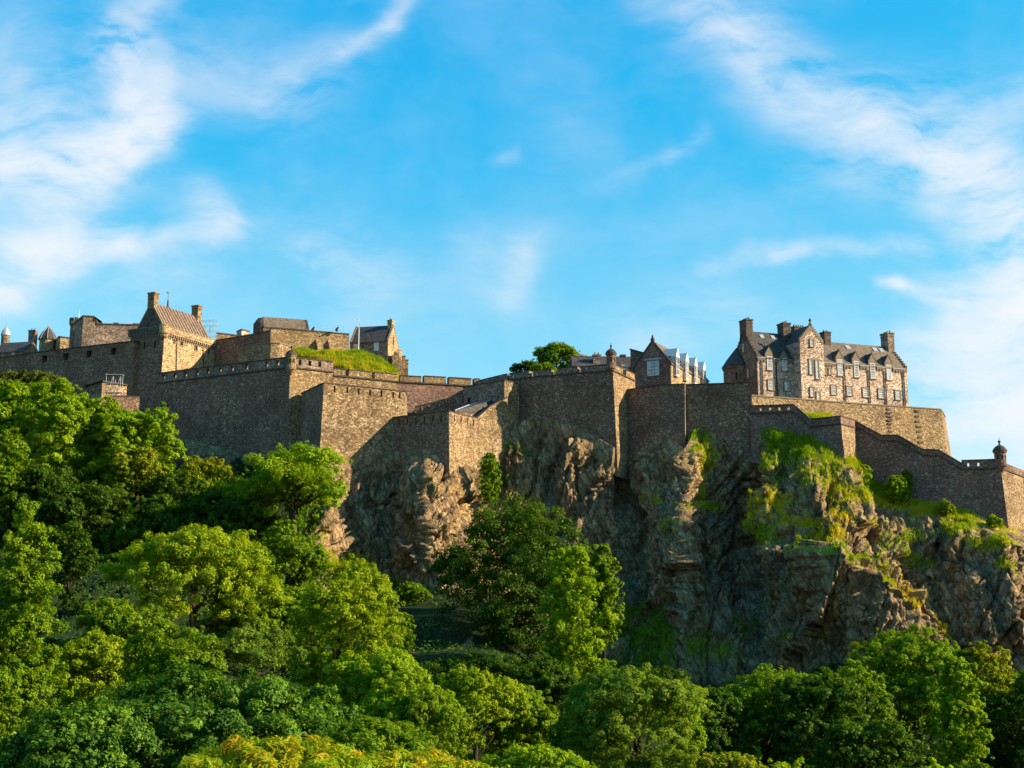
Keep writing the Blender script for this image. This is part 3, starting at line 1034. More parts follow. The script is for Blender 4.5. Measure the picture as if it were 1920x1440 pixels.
def window(root, u0, u1, w0, w1, O=(0, 0, 0), U=FU, N=FN, nx=3, ny=4, surround=True, smat=None, world=False, label=None):
    f = MB()
    e = .13
    for a, b in ((u0, u0 + e), (u1 - e, u1)):
        obox(f, O, U, N, a, b, .02, .11, w0, w1)
    for a, b in ((w0, w0 + e * 1.3), (w1 - e, w1)):
        obox(f, O, U, N, u0 + e, u1 - e, .02, .11, a, b)
    for i in range(1, nx):
        c = lerp(u0, u1, i / nx)
        obox(f, O, U, N, c - .035, c + .035, .03, .085, w0 + e * 1.3, w1 - e)
    for j in range(1, ny):
        c = lerp(w0, w1, j / ny)
        h = .06 if j * 2 == ny else .035
        obox(f, O, U, N, u0 + e, u1 - e, .03, .10 if j * 2 == ny else .087, c - h, c + h)
    fo = f.build('window', M_WHITE, root, label=label)
    g = MB()
    obox(g, O, U, N, u0 + .02, u1 - .02, .012, .05, w0 + .02, w1 - .02)
    g.build('pane', M_GLASS, fo)
    if surround:
        s = MB()
        t = .24
        obox(s, O, U, N, u0 - t, u0, .004, .17, w0, w1)
        obox(s, O, U, N, u1, u1 + t, .004, .17, w0, w1)
        obox(s, O, U, N, u0 - t, u1 + t, .004, .19, w1, w1 + t)
        obox(s, O, U, N, u0 - t - .05, u1 + t + .05, .004, .25, w0 - t, w0)
        s.build('surround', smat or S_TRIM, fo)
    return fo


def slit(root, u0, u1, w0, w1, O=(0, 0, 0), U=FU, N=FN, name='slit_window'):
    s = MB()
    t = .16
    obox(s, O, U, N, u0 - t, u0, .004, .12, w0, w1)
    obox(s, O, U, N, u1, u1 + t, .004, .12, w0, w1)
    obox(s, O, U, N, u0 - t, u1 + t, .004, .13, w1, w1 + t)
    obox(s, O, U, N, u0 - t, u1 + t, .004, .16, w0 - t, w0)
    so_ = s.build(name, S_TRIM, root)
    g = MB()
    obox(g, O, U, N, u0, u1, .003, .02, w0, w1)
    g.build('opening', M_DARK, so_)


def house(root, u0, u1, v0, v1, w0, we, wr, mw, mr, axis='u', ov=.15, thick=.22, wall=True, r0=0.0, r1=0.0, wname='wall'):
    """gabled block; ridge along the axis"""
    def mp(a, b, w):
        return (a, b, w) if axis == 'u' else (b, a, w)
    a0, a1, b0, b1 = (u0, u1, v0, v1) if axis == 'u' else (v0, v1, u0, u1)
    bm_ = (b0 + b1) / 2
    m = MB()
    pr = [(b0, w0), (b1, w0), (b1, we), (bm_, wr), (b0, we)]
    m.rings([[mp(a, b, w) for b, w in pr] for a in (a0, a1)])
    m.build(wname, mw, root)
    r = MB()
    sl_ = (wr - we) / (bm_ - b0)
    for sgn in (-1, 1):
        be = b0 - ov if sgn < 0 else b1 + ov
        e_ = we - ov * sl_
        q = [(be, e_ + .04), (bm_, wr + .04), (bm_, wr + .04 + thick * 1.3), (be, e_ + .04 + thick)]
        r.rings([[mp(a, b, w) for b, w in q] for a in (a0 + r0, a1 - r1)])
    return r.build('roof', mr, root)


def crowsteps(root, axis, a, th, b0, b1, we, wr, n, mat, up=.55):
    m = MB()
    bm_ = (b0 + b1) / 2
    for sgn, be in ((0, b0), (1, b1)):
        for k in range(n):
            x0, x1 = lerp(be, bm_, k / n), lerp(be, bm_, (k + 1) / n)
            z0, z1 = lerp(we, wr, k / n) - .5, lerp(we, wr, (k + .75) / n) + up
            lo, hi = min(x0, x1), max(x0, x1)
            if axis == 'u':
                m.box(a - .03, a + th, lo, hi - .001, z0, z1)
            else:
                m.box(lo, hi - .001, a - .03, a + th, z0, z1)
    return m.build('crow_steps', mat, root)


def chimney(root, u, v, w0, w1, su, sv, mat, pots=3, along='u', cap=S_SOOT_SHADE):
    m = MB()
    m.box(u - su / 2, u + su / 2, v - sv / 2, v + sv / 2, w0, w1 - .35)
    m.box(u - su / 2 - .14, u + su / 2 + .14, v - sv / 2 - .14, v + sv / 2 + .14, w1 - .349, w1)
    m.box(u - su / 2 - .08, u + su / 2 + .08, v - sv / 2 - .08, v + sv / 2 + .08, w1 - .95, w1 - .75)
    c = m.build('chimney', mat, root)
    for i in range(pots):
        t = (i + .5) / pots - .5
        pu, pv = (u + t * su, v) if along == 'u' else (u, v + t * sv)
        MB().lathe((pu, pv, w1 + .003), [(.17, 0), (.13, .4), (.16, .42), (.16, .5)], 8).build('chimney_pot', cap, c)
    return c


def sentry(parent, x, y, z0, r, hb, mat, cap='dome', world=True):
    """corbelled sentry turret; z0 = underside of its body"""
    m = MB()
    n = 14
    m.lathe((x, y, z0), [(r * .25, -r * 1.35), (r * .55, -r * .95), (r * .6, -r * .7), (r * .8, -r * .66), (r * .85, -r * .3), (r * 1.05, -r * .26), (r * 1.08, 0), (r * .96, .02), (r * .96, hb), (r * 1.12, hb + .02), (r * 1.16, hb + .28)], n)
    o = m.build('sentry_turret', mat, parent, world=world, smooth=False)
    d = MB()
    zz = z0 + hb + .284
    d.lathe((x, y, zz), [(r * 1.22, 0), (r * 1.22, .12), (r * 1.05, r * .45), (r * .75, r * .82), (r * .38, r * 1.05), (r * .16, r * 1.16), (r * .13, r * 1.5), (r * .26, r * 1.62), (r * .24, r * 1.8), (r * .06, r * 1.92), (r * .03, r * 2.4)], n)
    d.build('cap', S_COPE, o, world=False if not world else True)
    for k in range(3):
        a = -2.4 + k * .8
        s = MB()
        c, sn = math.cos(a), math.sin(a)
        O = (x + c * r * .955, y + sn * r * .955, z0)
        obox(s, O, (-sn, c), (c, sn), -.14, .14, -.05, .03, hb * .45, hb * .8)
        s.build('loophole', M_DARK, o, world=world)
    return o


def wall_root(name, pt, z, label, cat='wall', group=None):
    return empty(name, (pt[0], pt[1], z), 0, label, cat, group)


def bots(pxs, extra=7.0):
    return [foot_z(p) - extra for p in pxs]


# ---- far-left long wall with arched gun openings
ZA = 60.6
A_pts = [onz(-260, ZA - 1.2, 331), onz(56, ZA - .3, 299), onz(252, ZA, 286), onz(266, ZA, 287.5)]
rt = wall_root('rampart_wall', A_pts[1], 40, 'long shaded rubble rampart with four dark gun openings, at the far left')
m = MB()
sweep(m, A_pts, -2.5, 0, -3.7, 0, 1.0, zabs=bots([-100, 60, 250, 270], 8))
sweep(m, A_pts, -2.5, -1.6, -.4, -3.7)
m.build('wall', S_DARK, rt, world=True)
m = MB()
sweep(m, A_pts[:2], -1.5, 0, 0, -3.697)
aL = Vector(A_pts[1]) - Vector(A_pts[2])
gp = []
for px in (86, 128, 173, 219):
    gp.append(((px - 56) / (252 - 56) * .97, 1.7))
parapet(m, A_pts[1], A_pts[2], -1.5, 0, -3.697, 0, gp, -2.6, -.9)
m.build('parapet', S_DARK, rt, world=True)
m = MB()
sweep(m, A_pts, -1.7, .16, .30, .003)
m.build('coping', S_COPE, rt, world=True)
m = MB()
sweep(m, A_pts[:2], .003, .25, -3.9, -4.3)
m.build('string_course', S_COPE, rt, world=True)

# ---- left background buildings
p = onz(8, 66, 330)
rt = empty('domed_turret', (p[0], p[1], 50), 0, 'small pale lead-domed turret at the left edge of the skyline', 'turret')
zt = kz(629) * 330 - 50
MB().lathe((0, 0, 0), [(1.2, 0), (1.2, zt)], 8).build('wall', S_GREY, rt)
MB().lathe((0, 0, zt + .004), [(1.32, 0), (1.25, .35), (1.0, 1.1), (.62, 1.75), (.2, 2.2), (.07, 2.4), (.05, 3.2)], 10).build('dome', M_LEAD, rt)
p = onz(88, 65, 322)
rt = empty('octagonal_turret', (p[0], p[1], 50), 0, 'eight-sided turret under a pointed slate roof with pale ridges', 'turret')
zt = kz(638) * 322 - 50
MB().lathe((0, 0, 0), [(2.1, 0), (2.1, zt)], 8, .3).build('wall', S_SAND, rt)
prof = [(2.45, 0), (2.1, .9), (1.4, 2.2), (.55, 3.2), (.06, 3.9)]
MB().lathe((0, 0, zt + .004), prof, 8, .3).build('roof', M_SLATE, rt)
m = MB()
for k in range(8):
    a = .3 + k * math.pi / 4
    m.tube([(r * 1.02 * math.cos(a), r * 1.02 * math.sin(a), zt + .02 + z) for r, z in prof], .07, 5)
m.tube([(0, 0, zt + 3.7), (0, 0, zt + 5.2)], .05, 5)
m.build('roof_ridge', M_LEAD, rt)
m = MB()
obox(m, (0, 0, 0), (math.cos(.2), math.sin(.2)), (math.sin(.2), -math.cos(.2)), -.35, .35, 1.9, 2.14, zt - 1.5, zt - .3)
m.build('window', S_TRIM, rt)
p = onz(12, 62, 312)
fr = Face((p[0], p[1], 50), rad(-14))
rt = empty('slate_roofed_house', tuple(fr.O), fr.a, 'low house with a dark slate roof and one sunlit gable, beside the octagonal turret', 'house')
ze, zr = kz(661) * 312 - 50, kz(644) * 315 - 50
u1 = fr.at(48, 655)[0]
house(rt, -4, u1, 0, 6.5, -4, ze, zr, S_OCHRE, M_SLATE, 'u', r1=.25)
chimney(rt, fr.at(36, 640)[0], 5.5, ze, kz(622) * 318 - 50, 1.9, 1.2, S_GREY, 2)
window(rt, 1.6, 2.4, ze - 1.5, ze - .3, nx=2, ny=2)
# rubble hall with stepped top
Y0 = 306
Bp = [onz(140, kz(607) * 312, 312), onz(156, kz(593.5) * Y0, Y0), onz(176, kz(593.5) * Y0, Y0 + .8), onz(176.5, kz(600) * Y0, Y0 + .82), onz(181, kz(600) * Y0, Y0 + 1), onz(181.5, kz(607) * Y0, Y0 + 1), onz(266, kz(610.5) * (Y0 + 4), Y0 + 4)]
rt = wall_root('rubble_hall', Bp[1], 45, 'tall ruined-looking hall of pinkish rubble with a stepped wall head, left of the gatehouse', 'building')
m = MB()
sweep(m, Bp, -6, 0, 0, 0, zabs=[46] * 7)
m.build('wall', S_GREY, rt, world=True)
m = MB()
sweep(m, Bp, -6.2, .15, .35, .004)
m.build('coping', S_COPE, rt, world=True)
for a_, b_, h_ in ((.36, .47, .9), (.78, .93, .8)):
    m = MB()
    pier(m, Bp[5], Bp[6], -3, -1, a_, b_, .36, h_)
    m.build('chimney', S_COPE, rt, world=True)
Bp = [onz(109, kz(632) * 318, 318), onz(142, kz(632.5) * 318, 320)]
rt = wall_root('rubble_block', Bp[0], 45, 'low sunlit block of pale rubble beneath the battlemented round turret', 'building')
m = MB()
sweep(m, Bp, -5, 0, 0, 0, zabs=[48] * 2)
m.build('wall', S_SAND, rt, world=True)
m = MB()
sweep(m, Bp, -5.1, .12, .28, .004)
m.build('coping', S_COPE, rt, world=True)
p = onz(142, 66, 316)
zt = kz(606) * 316
rt = empty('battlemented_turret', (p[0], p[1], 50), 0, 'round turret with a battlemented top and a pale post, on the left skyline', 'turret')
MB().lathe((0, 0, 0), [(1.65, 0), (1.65, zt - 50 - .9), (1.72, zt - 50 - .88), (1.95, zt - 50 - .4), (1.95, zt - 50 + .4)], 18).build('wall', S_GREY, rt)
m = MB()
for k in range(9):
    a = k * 2 * math.pi / 9
    obox(m, (0, 0, zt - 50 + .403), (-math.sin(a), math.cos(a)), (math.cos(a), math.sin(a)), -.42, .42, 1.45, 1.96, 0, .75)
m.build('battlement', S_SOOT_SHADE, rt)
MB().tube([(.4, 0, zt - 50), (.4, 0, zt - 50 + 3.4)], .10, 6).build('post', M_WHITE, rt)

# ---- gatehouse tower
p = onz(309, 62, 284)
ANG = rad(64)
fr = Face((p[0] - .1, p[1], 44), ANG)
rt = empty('gatehouse_tower', tuple(fr.O), ANG, 'tall gatehouse tower with a golden sunlit flank, corbelled parapet and stone slab roof', 'tower')
Lt = fr.at(404, 646)[0]
Dt = 10.4
zc = kz(622) * 284 - 44 - .3
m = MB()
bt = 1.9
m.hexa([(-bt, -bt * .5, -9), (Lt, -bt * .5, -9), (Lt, Dt, -9), (-bt, Dt, -9), (0, 0, zc), (Lt, 0, zc), (Lt, Dt, zc), (0, Dt, zc)])
m.mi = {5: 1, 0: 1}  # left face takes darker stone, its shade put into the colour
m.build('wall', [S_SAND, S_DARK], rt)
m = MB()
for k in range(int(Lt / .75)):
    u = .5 + k * .75
    m.box(u, u + .36, -.42, .03, zc - .55, zc - .02)
    m.box(u, u + .36, -.22, .03, zc - 1.0, zc - .551)
m.build('corbel_table', S_TRIM, rt)
m = MB()
for k in range(int(Dt / .75)):
    v = .6 + k * .75
    m.box(-.42, .03, v, v + .36, zc - .55, zc - .02)
    m.box(-.22, .03, v, v + .36, zc - 1.0, zc - .551)
m.build('corbel_table', S_TRIM, rt)
zp = zc + 1.55
m = MB()
m.box(.9, Lt + .4, -.5, 0, zc, zp)
m.box(-.5, 0, .9, Dt + .4, zc, zp)
m.mi = {6 + k: 1 for k in range(6)}
m.box(Lt + .001, Lt + .45, .001, Dt + .4, zc - 1, zp)
m.lathe((.35, .35, zc - 1.1), [(.75, 0), (.95, .35), (1.0, .75), (1.2, 1.05), (1.22, 2.9), (1.3, 2.92), (1.3, 3.15)], 18)
m.build('parapet', [S_SAND, S_SOOT_SHADE], rt)  # left run darker than the sunlit one, shade painted by material
m = MB()
m.box(1.2, Lt + .5, -.58, .06, zp + .003, zp + .22)
m.box(-.58, .06, 1.2, Dt + .5, zp + .003, zp + .22)
m.box(1.2, Lt + .45, -.56, -.503, zc + .35, zc + .6)
m.build('coping', S_TRIM, rt)
zr = kz(569) * 286.5 - 44
ze = zc + 1.0
gb0, gb1 = .9, Dt - .6
m = MB()
gm_ = (gb0 + gb1) / 2
m.rings([[(a, b, w) for b, w in [(gb0, zc - .1), (gb1, zc - .1), (gb1, ze), (gm_, zr), (gb0, ze)]] for a in (.9, Lt - .8)])
m.build('attic_wall', S_SOOT_SHADE, rt)  # gable turned from the sun, kept dark by its stone colour
r = MB()
sl_ = (zr - ze) / (gm_ - gb0)
rib = MB()
for sgn in (-1, 1):
    be = gb0 - .35 if sgn < 0 else gb1 + .35
    e_ = ze - .35 * sl_
    r.rings([[(a, b, w) for b, w in [(be, e_ + .05), (gm_, zr + .05), (gm_, zr + .35), (be, e_ + .30)]] for a in (1.35, Lt - 1.25)])
    if sgn < 0:
        for k in range(14):
            a = 1.7 + k * (Lt - 3.4) / 13.5
            rib.rings([[(x, b, w) for b, w in [(be, e_ + .31), (gm_, zr + .36), (gm_, zr + .62), (be, e_ + .57)]] for x in (a, a + .42)])
ro = r.build('roof', M_STONESLATE, rt)
rib.build('stone_rib', M_STONESLATE, ro)
for a in (.9, Lt - 1.25):
    m = MB()
    m.rings([[(x, b, w) for b, w in [(gb0 - .1, ze - .2), (gm_, zr), (gb1 + .1, ze - .2), (gb1 + .1, ze + .5), (gm_, zr + .75), (gb0 - .1, ze + .5)]] for x in (a - .02, a + .45)])
    m.build('gable_coping', S_TRIM, rt)
chimney(rt, 1.5, gm_, zr - 1.2, kz(548) * 287 - 44, 1.5, 2.0, S_OCHRE, 0)
chimney(rt, Lt - 1.2, gm_, zr - 1.2, kz(572) * 301 - 44, 1.5, 2.0, S_OCHRE, 0)
u_f = Lt * .42
m = MB()
m.lathe((u_f, gm_ + 1, zr - .5), [(.75, 0), (.55, .9), (.62, 1.0), (.28, 1.5), (.16, 2.6), (.22, 2.7), (.05, 3.4), (.03, 5.2)], 8)
m.box(u_f - .5, u_f + .05, gm_ + .97, gm_ + 1.03, zr + 4.2, zr + 4.6)
m.build('finial', S_SOOT_SHADE, rt)
for (px, py, wd, hh) in ((340, 641, .85, 1.7), (367, 650, .8, 1.7), (390.5, 658, .5, 1.2)):
    u, w = fr.at(px, py)
    slit(rt, u - wd / 2, u + wd / 2, w - hh / 2, w + hh / 2, O=(0, -.95 * (zc - w + hh / 2) / (zc + 9) - .01, 0))
u, w = fr.at(326.5, 639)
slit(rt, u - .2, u + .2, w - .5, w + .5, O=(0, -.95 * (zc - w + .5) / (zc + 9) - .01, 0))
for px in (329.5, 380):
    u, w = fr.at(px, 660)
    MB().tube([(u, -.30, zc - .2), (u, -.32 - .0, w), (u, -.95, -4)], .11, 6).build('drainpipe', M_PIPE, rt)
for v in (2.4, 5.6):
    slit(rt, -.35, .35, -.9, .9, O=(-.25, v, zc - 2.6), U=(0, -1), N=(-1, 0))

# ---- scaffolds
def scaffold(name, px0, px1, pyb, pyt, Y, label, bays, lifts, dy=1.4, deck=True):
    a, b = P(px0, pyb, Y), P(px1, pyb, Y)
    zt_ = kz(pyt) * Y
    rt = empty(name, (a.x, a.y, a.z), 0, label, 'scaffolding')
    L, H = b.x - a.x, zt_ - a.z
    r = random.Random(px0)
    for v in (0, dy):
        for i in range(bays + 1):
            MB().tube([(L * i / bays, v, -2), (L * i / bays, v, H * r.uniform(.75, 1.0))], .055, 5).build('standard', M_METAL, rt)
    for j in range(1, lifts + 1):
        z = H * .86 * j / lifts
        for v in (0, dy):
            MB().tube([(-.3, v - .1, z), (L + .3, v - .1, z)], .05, 5).build('ledger', M_METAL, rt)
    for i in range(bays):
        MB().tube([(L * i / bays, -.16, 0), (L * (i + 1) / bays, -.16, H * .8)], .045, 5).build('brace', M_METAL, rt)
    for j in range(lifts if deck else 0):
        MB().box(-.2, L + .2, .05, dy - .05, H * .86 * (j + 1) / lifts - .06 - .05, H * .86 * (j + 1) / lifts - .055).build('deck', M_WOOD, rt)


scaffold('scaffold', 370, 403, 640, 594, 306, 'thin open scaffold of poles rising behind the gatehouse tower roof', 3, 4, deck=False)
scaffold('scaffold', 197, 224, 752, 694, 258, 'pale scaffold poles and handrail standing beside the small hut', 2, 3)

# ---- small hut on the slope
Hp = [onz(160, kz(722) * 264, 266), onz(192, kz(716) * 260, 260), onz(238, kz(722) * 264, 265)]
rt = wall_root('stone_hut', Hp[1], 34, 'small flat-roofed stone hut with one golden corner among the treetops', 'hut')
m = MB()
sweep(m, Hp, -3, 0, 0, 0, zabs=[30] * 3)
m.build('wall', S_OCHRE, rt, world=True)
m = MB()
sweep(m, Hp, -4, .4, .3, .004)
m.build('roof', S_COPE, rt, world=True)
Hp = [onz(205, kz(743) * 256, 256), onz(262, kz(743) * 258, 259)]
rt = wall_root('yard_wall', Hp[0], 34, 'low stone yard wall just in front of the scaffolded hut', 'wall')
m = MB()
sweep(m, Hp, -.8, 0, 0, 0, zabs=[28] * 2)
m.build('wall', S_DARK, rt, world=True)
m = MB()
sweep(m, Hp, -.9, .1, .2, .004)
m.build('coping', S_COPE, rt, world=True)

# ---- upper works behind the curtain
Dp = [onz(396, 63.8, 301), onz(490, 63.8, 291.5), onz(507.5, 63.8, 288.5)]
rt = wall_root('inner_wall', Dp[0], 50, 'plain shaded inner wall between the gatehouse tower and the sunlit upper battery')
m = MB()
sweep(m, Dp, -2, 0, 0, 0, zabs=[44] * 3)
m.build('wall', S_DARK, rt, world=True)
m = MB()
sweep(m, Dp, -2.1, .12, .25, .004)
m.build('coping', S_COPE, rt, world=True)
Dp = [onz(507.8, 64.3, 288), onz(580, 64.3, 291.4), onz(655, 64.3, 295.4)]
rt = wall_root('upper_battery_wall', Dp[0], 50, 'sunlit high rubble wall with two sloping buttresses above the grass mound')
m = MB()
sweep(m, Dp, -9, 0, 0, 0, zabs=[44] * 3)
m.build('wall', S_OCHRE, rt, world=True)
m = MB()
sweep(m, Dp, -1.2, .12, .3, .004)
m.build('coping', S_COPE, rt, world=True)
for t0, t1 in ((.16, .30), (.46, .60)):
    m = MB()
    a, b = Vector(Dp[1]), Vector(Dp[2])
    e = (b - a)
    nr = Vector((e.y, -e.x, 0)).normalized()
    p0, p1 = a.lerp(b, t0), a.lerp(b, t1)
    q0, q1 = p0 + nr * 2.2, p1 + nr * 2.2
    m.hexa([(q0.x, q0.y, 44), (q1.x, q1.y, 44), (p1.x, p1.y, 44), (p0.x, p0.y, 44), (q0.x, q0.y, 60), (q1.x, q1.y, 60), (p1.x, p1.y, 62.6), (p0.x, p0.y, 62.6)])
    m.build('buttress', S_OCHRE, rt, world=True)
m = MB()
for t in np.linspace(.12, .98, 7):
    q = Vector(Dp[1]).lerp(Vector(Dp[2]), t)
    m.tube([(q.x, q.y + .6, 64.5), (q.x, q.y + .6, 65.7)], .035, 4)
for z in (65.2, 65.65):
    a, b = Vector(Dp[1]).lerp(Vector(Dp[2]), .1), Vector(Dp[2])
    m.tube([(a.x, a.y + .6, z), (b.x, b.y + .6, z)], .03, 4)
m.build('handrail', M_METAL, rt, world=True)
for px, name in ((587, 'cannon'), (632, 'cannon')):
    q = onz(px, 65.0, 293)
    c = empty(name, (q[0], q[1], 64.65), rad(-70), 'black cannon on the upper battery wall, ' + ('next to the long slate-roofed block' if px < 600 else 'near the dark-roofed chapel house'), 'cannon', 'cannons on the upper battery wall')
    MB().lathe((0, 0, 0), [(.28, 0), (.3, .2), (.22, .5)], 8).build('carriage', M_PIPE, c)
    MB().tube([(-1.0, 0, .55), (-.2, 0, .62), (1.3, 0, .75)], [.30, .26, .17], 10).build('barrel', M_PIPE, c)
zr3 = kz(645) * 277
Dp = [onz(447, zr3, 285), onz(470, zr3, 280), onz(490, zr3, 277.3), onz(508, zr3, 276), onz(524, zr3, 276.6), onz(537, zr3, 278.6), onz(549, zr3, 283)]
rt = wall_root('round_battery', Dp[3], 46, 'rounded lower battery wall, half in sun, behind the corner sentry turret')
m = MB()
sweep(m, Dp, -3, 0, 0, 0, .5, zabs=[44] * 7)
m.build('wall', S_OCHRE, rt, world=True)
m = MB()
sweep(m, Dp, -1.0, .15, .3, .004)
m.build('coping', S_TRIM, rt, world=True)
# long slate-roofed block with a rounded end
p = onz(494, 66, 297)
fr = Face((p[0], p[1], 60), rad(19))
rt = empty('stone_block_house', tuple(fr.O), fr.a, 'long low block with a mossy brown slate roof and rounded dark end, on the skyline', 'building')
u1 = fr.at(579, 615)[0]
ze, zr = kz(612.5) * 297 - 60, kz(596) * 300 - 60
house(rt, 0, u1, 0, 6.4, -6, ze, zr, S_GREY, M_SLATEW, 'u', ov=.25, r1=.3)
m = MB()
n = 9
rings = []
for w_, k in ((-6, 1), (ze + 1.2, 1), (zr - .3, .55)):
    rings.append([(-.004 - 2.1 * k * math.sin(math.pi * i / (n - 1)), 3.2 - 3.1 * k * math.cos(math.pi * i / (n - 1)), w_) for i in range(n)][::-1])
m.rings(rings)
m.build('rounded_end', S_SOOT_SHADE, rt)
m = MB()
m.box(4.6, 6.2, -.06, .05, ze - 1.0, ze - .55)
m.build('slot_window', M_DARK, rt)
crowsteps(rt, 'u', u1 - .3, .35, 0, 6.4, ze, zr, 5, S_SOOT_SHADE, .35)
# distant bits between tower and block
Bp = [onz(406, kz(625) * 316, 316), onz(446, kz(627) * 316, 318)]
rt = wall_root('parapet_wall', Bp[0], 50, 'short sunlit distant wall on the skyline right of the gatehouse scaffold')
m = MB()
sweep(m, Bp, -1, 0, 0, 0, zabs=[52] * 2)
m.build('wall', S_SAND, rt, world=True)
m = MB()
sweep(m, Bp, -1.1, .12, .3, .004)
m.build('coping', S_SOOT_SHADE, rt, world=True)
Bp = [onz(444, kz(621.5) * 312, 313), onz(453, kz(618.5) * 312, 312), onz(468, kz(619.5) * 312, 314)]
rt = wall_root('stair_head', Bp[0], 50, 'small pinkish block with a dark coping on the skyline left of the slate-roofed block', 'building')
m = MB()
sweep(m, Bp, -2.5, 0, 0, 0, zabs=[52] * 3)
m.build('wall', S_PINK, rt, world=True)
m = MB()
sweep(m, Bp, -2.6, .15, .3, .004)
m.build('coping', S_SOOT_SHADE, rt, world=True)

# ---- house with dark slate roof, chimney and sunlit gable
p = onz(655.6, 60, 300)
fr = Face((p[0], p[1], 52), rad(-13))
rt = empty('chapel_house', tuple(fr.O), fr.a, 'steep-roofed stone house with a shaded front, sunlit orange gable and end chimney', 'house')
u1 = fr.at(726, 642)[0]
ze, zr = kz(641) * 298.5 - 52, kz(612) * 301.5 - 52
dp = 8.0
house(rt, 0, u1, 0, dp, -6, ze, zr, S_GREY, M_SLATE, 'u', ov=.2, r0=.3, r1=.45)
m = MB()
m.rings([[(a, b, w) for b, w in [(.002, -6), (dp, -6), (dp, ze), (dp / 2, zr + .1), (.002, ze)]] for a in (u1 + .002, u1 + .25)])
m.build('gable_wall', S_SAND, rt)  # thin paler skin puts the gable's sunlight into the stone colour
for a in (-.05, u1 - .12):
    m = MB()
    m.rings([[(x, b, w) for b, w in [(-.1, ze - .25), (dp / 2, zr), (dp + .1, ze - .25), (dp + .1, ze + .35), (dp / 2, zr + .6), (-.1, ze + .35)]] for x in (a, a + .42)])
    m.build('gable_coping', S_TRIM, rt)
chimney(rt, u1 - .5, dp / 2, zr - 1, kz(600) * 301 - 52, 1.1, 1.8, S_SAND, 2, 'v')
for px, py in ((667.5, 653), (706, 650)):
    u, w = fr.at(px, py)
    window(rt, u - .62, u + .62, w - 1.05, w + 1.05)
slit(rt, -.25, .25, -.8, .8, O=(u1 + .252, dp * .5, ze + 1), U=(0, 1), N=(1, 0))
MB().lathe((u1 - .2, dp + .3, ze - 3.8), [(.5, -1.2), (1.0, -.3), (1.3, 0), (1.3, 3.0), (1.42, 3.05), (1.42, 3.3)], 14).build('stair_turret', S_SAND, rt)
# stepped wall and piers
rt = empty('pier_wall', tuple(P(748, 690, 296)), rad(10), 'stepped sunlit stone wall ending in two tall flat piers, right of the sunlit gable', 'wall')
m = MB()
for k in range(6):
    m.box(-1.6 + k * .52, -1.6 + (k + 1) * .52 - .002, 0, 5, -8, 4.3 - abs(k - 1.2) * .85)
m.build('wall', S_OCHRE, rt)
for x0, x1, v, t_ in ((1.1, 1.9, 4, 3.7), (2.15, 2.8, 6, 3.2)):
    m = MB()
    m.box(x0, x1, v, v + 1.2, -8, t_)
    m.box(x0 - .08, x1 + .08, v - .08, v + 1.28, t_ + .003, t_ + .2)
    m.build('pier', S_OCHRE, rt)

# ---- grass mound and flagpole
def mound(name, top, bot, nrow, label, ndens, seed, h=.7, dryness=.25):
    tp = [P(*a) for a in top]
    bt_ = [P(*a) for a in bot]
    n = 90
    def samp(pts, t):
        x = t * (len(pts) - 1)
        i = min(int(x), len(pts) - 2)
        return pts[i].lerp(pts[i + 1], x - i)
    V = []
    for i in range(n):
        a, b = samp(tp, i / (n - 1)), samp(bt_, i / (n - 1))
        V.append(list(a + Vector((0, 14, -3))))
        for j in range(nrow):
            t = j / (nrow - 1)
            q = a.lerp(b, t)
            q.z += 1.0 * math.sin(t * math.pi) * .6
            V.append(list(q))
        V.append(list(b + Vector((0, -.3, -5))))
    V = np.array(V)
    V[:, 2] += fbm(V * .35, 3) * .45 + fbm(V * .14 + 4, 2) * .9
    R = nrow + 2
    idx = np.arange(n * R).reshape(n, R)
    fc = np.stack([idx[:-1, :-1], idx[:-1, 1:], idx[1:, 1:], idx[1:, :-1]], -1).reshape(-1)
    if name + '_soil' not in MATS:
        mat_plain(name + '_soil', (.16, .20, .015), .95, .5, .9, bump=.5, c2=(.34, .28, .03))
    o = np_mesh(name, V, fc, 4, MATS[name + '_soil'])
    tag(o, label, 'grass', kind='structure')
    rng = np.random.RandomState(seed)
    G = V.reshape(n, R, 3)
    i, j = rng.randint(0, n - 1, ndens), rng.randint(1, R - 2, ndens)
    fa, fb_ = rng.rand(ndens, 1), rng.rand(ndens, 1)
    pts = (G[i, j] * (1 - fa) + G[i + 1, j] * fa) * (1 - fb_) + (G[i, j + 1] * (1 - fa) + G[i + 1, j + 1] * fa) * fb_
    tint = np.clip(dryness * (j / R) * 2 + .12 + rng.normal(0, .15, ndens) + .45 * fbm(pts * .45, 3), 0, 1)
    keep = fbm(pts * .8 + 5, 2) > -.45
    pts, tint = pts[keep], tint[keep]
    ndens = len(pts)
    blades(name + '_grass', 'long sunlit grass growing on the ' + name.replace('_', ' '), pts, np.tile([0, -.3, .8], (ndens, 1)), h, .09, LEAF['grass'], tint, rng)


